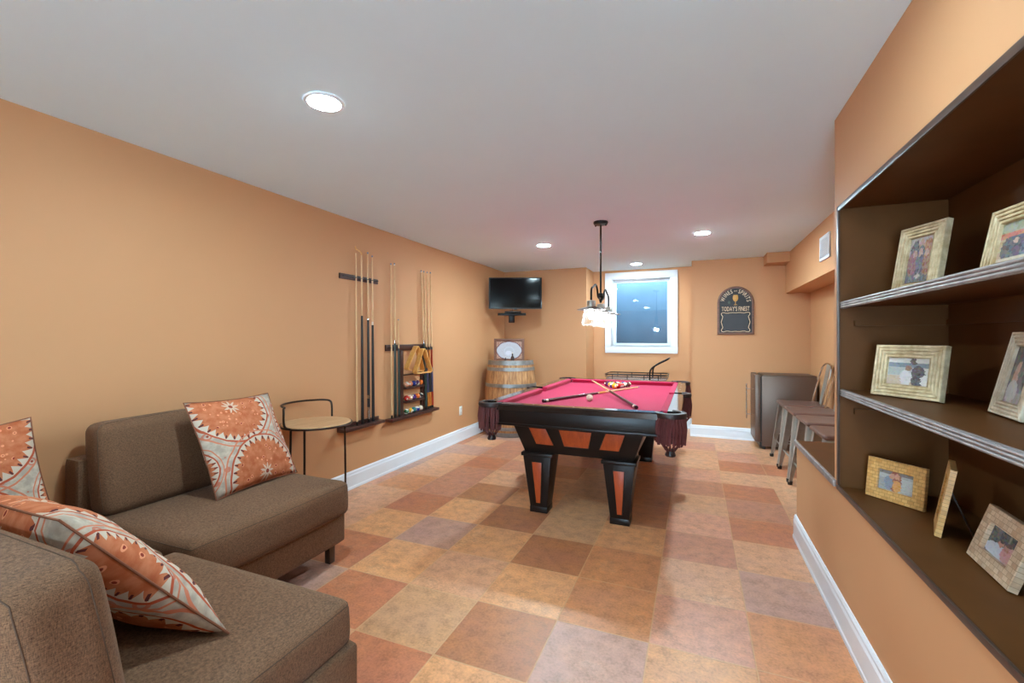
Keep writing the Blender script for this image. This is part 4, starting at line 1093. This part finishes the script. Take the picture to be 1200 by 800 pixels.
def jar_glass():
    k = N('jar_glass'); tr = k.n('ShaderNodeBsdfTransparent'); tr.inputs[0].default_value = (.98, .98, .98, 1)
    tl = k.n('ShaderNodeBsdfTranslucent'); tl.inputs[0].default_value = (.95, .95, .95, 1)
    gl = k.n('ShaderNodeBsdfGlossy'); gl.inputs['Roughness'].default_value = .08
    lw = k.n('ShaderNodeLayerWeight'); lw.inputs[0].default_value = .5
    m1 = k.n('ShaderNodeMixShader'); k.set(m1.inputs[0], k.math('MULTIPLY_ADD', lw.outputs['Facing'], .14, .0, True)); k.t.links.new(tr.outputs[0], m1.inputs[1]); k.t.links.new(tl.outputs[0], m1.inputs[2])
    m2 = k.n('ShaderNodeMixShader'); m2.inputs[0].default_value = .06; k.t.links.new(m1.outputs[0], m2.inputs[1]); k.t.links.new(gl.outputs[0], m2.inputs[2])
    k.t.links.new(m2.outputs[0], k.out.inputs[0]); return k.m
M_jar = jar_glass()
M_bulb = emit('bulb_glow', (.80, 1.0, 1.06), BULB)
for dy in (-DY, 0, DY):
    T = Matrix.Translation((X0, Y0+dy, 0))
    sk = obj('socket', lathe(nb(), [(0, 1.605), (.030, 1.60), (.034, 1.595), (.034, 1.552), (.030, 1.548), (0, 1.548)], 20, T), M_gun, smooth=True, **Wd)
    dk = obj('shade_disc', lathe(nb(), [(.036, 1.552), (.112, 1.528), (.112, 1.525), (.036, 1.545), (.036, 1.552)], 36, T), M_steel, smooth=True, **Wd)
    jr = obj('jar', lathe(nb(), [(.052, 1.538), (.056, 1.515), (.063, 1.49), (.076, 1.425), (.075, 1.408), (.066, 1.400), (.066, 1.404), (.072, 1.41)], 32, T), M_jar, smooth=True, **Wd)
    rim_ = [(X0+.0625*math.cos(2*PI*i/28), Y0+dy+.0625*math.sin(2*PI*i/28), 1.403) for i in range(28)]
    bl_ = obj('bulb', lathe(nb(), [(0, 1.545), (.011, 1.54), (.012, 1.52), (.019, 1.495), (.021, 1.475), (.016, 1.455), (0, 1.448)], 16, T), M_bulb, smooth=True, **Wd)

# ------------------------------------------------------------------ recessed ceiling lights
M_lens = emit('downlight_lens', (.75, 1.03, 1.14), LENS*.9)
M_lensf = emit('downlight_lens_bright', (.75, 1.03, 1.14), LENS*1.6)
M_lensd = emit('downlight_lens_dimmed', (.75, 1.03, 1.14), LENS*.5)
def downlight(label, x, y, lm=None):
    o = thing('recessed_downlight', label, 'ceiling light', (x, y, H), group='recessed ceiling lights')
    obj('trim_ring', lathe(nb(), [(.068, -.001), (.068, -.007), (.080, -.006), (.085, -.001)], 36), M_white, o, smooth=True)
    obj('lens', lathe(nb(), [(0, -.012), (.03, -.0115), (.050, -.0095), (.063, -.0075), (.0675, -.005), (.0675, -.001), (0, -.001)], 32), lm or M_lens, o, smooth=True)
downlight('large bright recessed light in the ceiling above the sofa side', -1.49, 1.488)
downlight('recessed light in the ceiling between the cue racks and the pendant', -1.543, 4.70, M_lensf)
downlight('recessed light in the ceiling to the right of the pendant rod', .066, 4.73, M_lensf)
downlight('recessed light in the ceiling just before the window', -.75, 6.36)
downlight('recessed ceiling light over the floor in front of the bookcase', .03, 1.32, M_lensd)
for x, y in ((-1.49, -1.6), (.057, -1.6)): downlight('added unseen fill light in the ceiling over the open floor behind the sofa', x, y)  # two lamps added out of view to brighten the room

# ------------------------------------------------------------------ bar fridge
fg = thing('mini_fridge', 'stainless steel mini fridge against the back wall behind the metal stools', 'fridge', (.97, 6.16, 0))
W = dict(parent=fg, world=True)
M_fridge = simple('fridge_steel', (112, 94, 84), .42, metal=.7, var=.08, scale=3)
obj('body', bxs(.722, 1.27, 5.945, 6.40, .035, .855), M_fridge, bev=.006, **W)
dr = obj('door', bxs(.652, .712, 5.945, 6.40, .085, .868), M_fridge, bev=.008, **W)
obj('gasket', bxs(.711, .723, 5.955, 6.39, .09, .85), M_plastic, **W)
obj('toe_grille', bxs(.70, .73, 5.96, 6.39, .02, .08), M_plastic, **W)
obj('top_cap', bxs(.735, 1.27, 5.95, 6.395, .855, .868), M_fridge, bev=.004, **W)
h_ = obj('handle', tube(nb(), smoothpts([(.655, 5.975, .72), (.60, 5.975, .72), (.575, 5.975, .735)], 1)[:1]+[(.566, 5.975, .735), (.566, 5.975, .37)], .006, 8), M_chrome)
bpy.data.objects.remove(h_)
bm = nb(); tube(bm, [(.566, 5.975, .76), (.566, 5.975, .35)], .0065, 10); tube(bm, [(.566, 5.975, .70), (.654, 5.975, .70)], .005, 8); tube(bm, [(.566, 5.975, .40), (.654, 5.975, .40)], .005, 8)
h_ = obj('handle', bm, M_chrome, smooth=True); h_.parent = dr; h_.matrix_basis = TM[fg.name].inverted()
for x in (.75, 1.23):
    for y in (5.98, 6.36): obj('foot', lathe(nb(), [(0, 0), (.018, 0), (.018, .035), (0, .035)], 12, Matrix.Translation((x, y, 0))), M_plastic, **W)

# ------------------------------------------------------------------ metal stools
def make_stool(label):
    o = thing('metal_stool', label, 'stool', (0, 0, 0), group='metal stools in the alcove')
    bm = rbox(.40, .43, .035, .017, 12, (0, 0, -.003), M=Matrix.Translation((0, 0, .61)))
    obj('seat', bm, M_gundark, o, smooth=True)
    for sx in (-1, 1):
        for sy in (-1, 1):
            top, bot = Vector((sx*.165, sy*.178, .60)), Vector((sx*.23, sy*.213, .025))
            # folded sheet leg: an L section that narrows to the foot, its corner rounded
            bm = nb(); rings = []
            for t in [i/10 for i in range(11)]:
                p = top.lerp(bot, t); w = .092*(1-t)+.032*t; r = w*.45
                pts = [Vector((-sx*w, sy*.0, 0))]+[Vector((-sx*r+sx*r*math.sin(a), -sy*r+sy*r*math.cos(a), 0)) for a in [i*PI/10 for i in range(6)]]+[Vector((0, -sy*w, 0))]
                pts += [Vector((-sx*.004, -sy*w, 0))]+[Vector((-sx*r+sx*(r-.004)*math.sin(a), -sy*r+sy*(r-.004)*math.cos(a), 0)) for a in [i*PI/10 for i in range(5, -1, -1)]]+[Vector((-sx*w, -sy*.004, 0))]
                rings.append([bm.verts.new(p+q+Vector((sx*.02, sy*.02, 0))) for q in pts])
            n = len(rings[0])
            for A_, B_ in zip(rings, rings[1:]):
                for k_ in range(n): bm.faces.new((A_[k_], A_[(k_+1) % n], B_[(k_+1) % n], B_[k_]))
            bm.faces.new(rings[0]); bm.faces.new(rings[-1][::-1])
            lg = obj('leg', bm, M_gun, o, smooth=True)
            f_ = obj('rubber_foot', lathe(nb(), [(0, 0), (.019, 0), (.021, .03), (0, .034)], 12, Matrix.Translation(bot+Vector((sx*.008, sy*.008, -.025)))), M_plastic, smooth=True); f_.parent = lg
    L_ = lambda sx, sy, z: Vector((sx*(.165+.065*(.6-z)/.575), sy*(.178+.035*(.6-z)/.575), z))
    for z, pairs in ((.20, (((-1, -1), (-1, 1)), ((1, -1), (1, 1)))), (.26, (((-1, -1), (1, -1)), ((-1, 1), (1, 1))))):
        for a, b in pairs: obj('crossbar', tube(nb(), [L_(*a, z), L_(*b, z)], .007, 8), M_gun, o, smooth=True)
    hoop = [(.13, -.185, .60), (.15, -.187, .70), (.205, -.19, .92), (.222, -.17, 1.0), (.232, -.10, 1.035), (.235, 0, 1.04), (.232, .10, 1.035), (.222, .17, 1.0), (.205, .19, .92), (.15, .187, .70), (.13, .185, .60)]
    obj('back_hoop', tube(nb(), smoothpts(hoop, 2), .0095, 8), M_chrome, o, smooth=True)
    bm = nb(); hexa(bm, [(.160, -.05, .60), (.160, .05, .60), (.164, .05, .60), (.164, -.05, .60)], [(.236, -.065, 1.03), (.236, .065, 1.03), (.240, .065, 1.03), (.240, -.065, 1.03)])
    obj('back_splat', bm, M_gun, o)
    return o
ST = [(1.02, 5.42, 'gunmetal stool farthest along the alcove row, standing next to the fridge'), (1.02, 4.91, 'gunmetal stool second in the alcove row counting from the fridge'),
      (1.02, 4.39, 'gunmetal stool third in the alcove row counting from the fridge'), (1.02, 3.88, 'gunmetal stool nearest the ledge, mostly hidden behind the bookcase wall')]
s0 = make_stool(ST[0][2])
for i, (x, y, lb) in enumerate(ST):
    M = Matrix.Translation((x, y, 0)) @ Matrix.Rotation(random.uniform(-.012, .012), 4, 'Z')
    if i == 0: s0.matrix_basis = M
    else: dup(s0, M, lb)

# ------------------------------------------------------------------ cart under the window
ct = thing('bar_cart', 'black wire rail cart with curved push handle under the window behind the table', 'cart', (-.75, 6.44, 0))
def stadium(hx, hy, r, z, n=6):
    out = []
    for sx, sy, a0 in ((1, 1, 0), (-1, 1, 90), (-1, -1, 180), (1, -1, 270)):
        for i in range(n+1):
            a = math.radians(a0+90*i/n); out.append(Vector((sx*(hx-r)+r*math.cos(a), sy*(hy-r)+r*math.sin(a), z)))
    return out
M_tray = simple('cart_tray', (168, 156, 158), .25, metal=.6)
for z in (.735, .22): 
    obj('tray', prism(nb(), stadium(.405, .225, .07, z), (0, 0, .014)), M_tray, ct, bev=.003)
obj('upper_rail', tube(nb(), stadium(.412, .232, .075, .80), .008, 8, True), M_blackmetal, ct, smooth=True)
obj('lower_rail', tube(nb(), stadium(.412, .232, .075, .772), .005, 8, True), M_blackmetal, ct, smooth=True)
for x in (-.30, -.10, .12, .30):
    for y in (-.232, .232): obj('rail_post', tube(nb(), [(x, y, .70), (x, y, .80)], .006, 6), M_blackmetal, ct)
for x in (-.35, .35):
    for y in (-.20, .20):
        obj('leg', tube(nb(), [(x, y, .06), (x, y, .70)], .011, 8), M_blackmetal, ct, smooth=True)
        obj('caster', lathe(nb(), [(0, -.012), (.03, -.012), (.03, .012), (0, .012)], 16, Matrix.Translation((x, y, .03)) @ Matrix.Rotation(PI/2, 4, 'X')), M_plastic, ct)
hp = [(.19, -.232, .70), (.19, -.232, .82), (.20, -.225, .88), (.25, -.20, .93), (.42, -.19, 1.02), (.43, 0, 1.03), (.42, .19, 1.02), (.25, .20, .93), (.20, .225, .88), (.19, .232, .82), (.19, .232, .70)]
obj('push_handle', tube(nb(), smoothpts(hp, 2), .011, 8), M_blackmetal, ct, smooth=True)

# ------------------------------------------------------------------ light, sky, camera
wd = bpy.data.worlds.new('sky'); S.world = wd; wd.use_nodes = True
nt = wd.node_tree; nt.nodes.clear()
o_ = nt.nodes.new('ShaderNodeOutputWorld'); bg = nt.nodes.new('ShaderNodeBackground'); bg.inputs[0].default_value = (.68, .96, 1.14, 1); bg.inputs[1].default_value = SKY
nt.links.new(bg.outputs[0], o_.inputs[0])

pl_ = bpy.data.lights.new('daylight_portal', 'AREA'); pl_.shape = 'RECTANGLE'; pl_.size = RX1-RX0; pl_.size_y = RZ1-RZ0; pl_.cycles.is_portal = True
po = bpy.data.objects.new('daylight_portal', pl_); C.objects.link(po); po.location = ((RX0+RX1)/2, YN-.13, (RZ0+RZ1)/2); po.rotation_euler = (PI/2, 0, PI)  # portal for daylight through the added rear door
cam = bpy.data.cameras.new('camera'); co = bpy.data.objects.new('camera', cam); C.objects.link(co)
cam.sensor_width = 36; cam.lens = 524.0/1200*36; cam.shift_y = -4/1200; cam.clip_start = .02
co.location = (0, 0, 1.30); co.rotation_euler = (PI/2, 0, .3885)
S.camera = co
S.view_settings.view_transform = 'Standard'; S.view_settings.look = 'None'
S.view_settings.exposure = EXPO; S.view_settings.gamma = 1; S.view_settings.use_curve_mapping = False
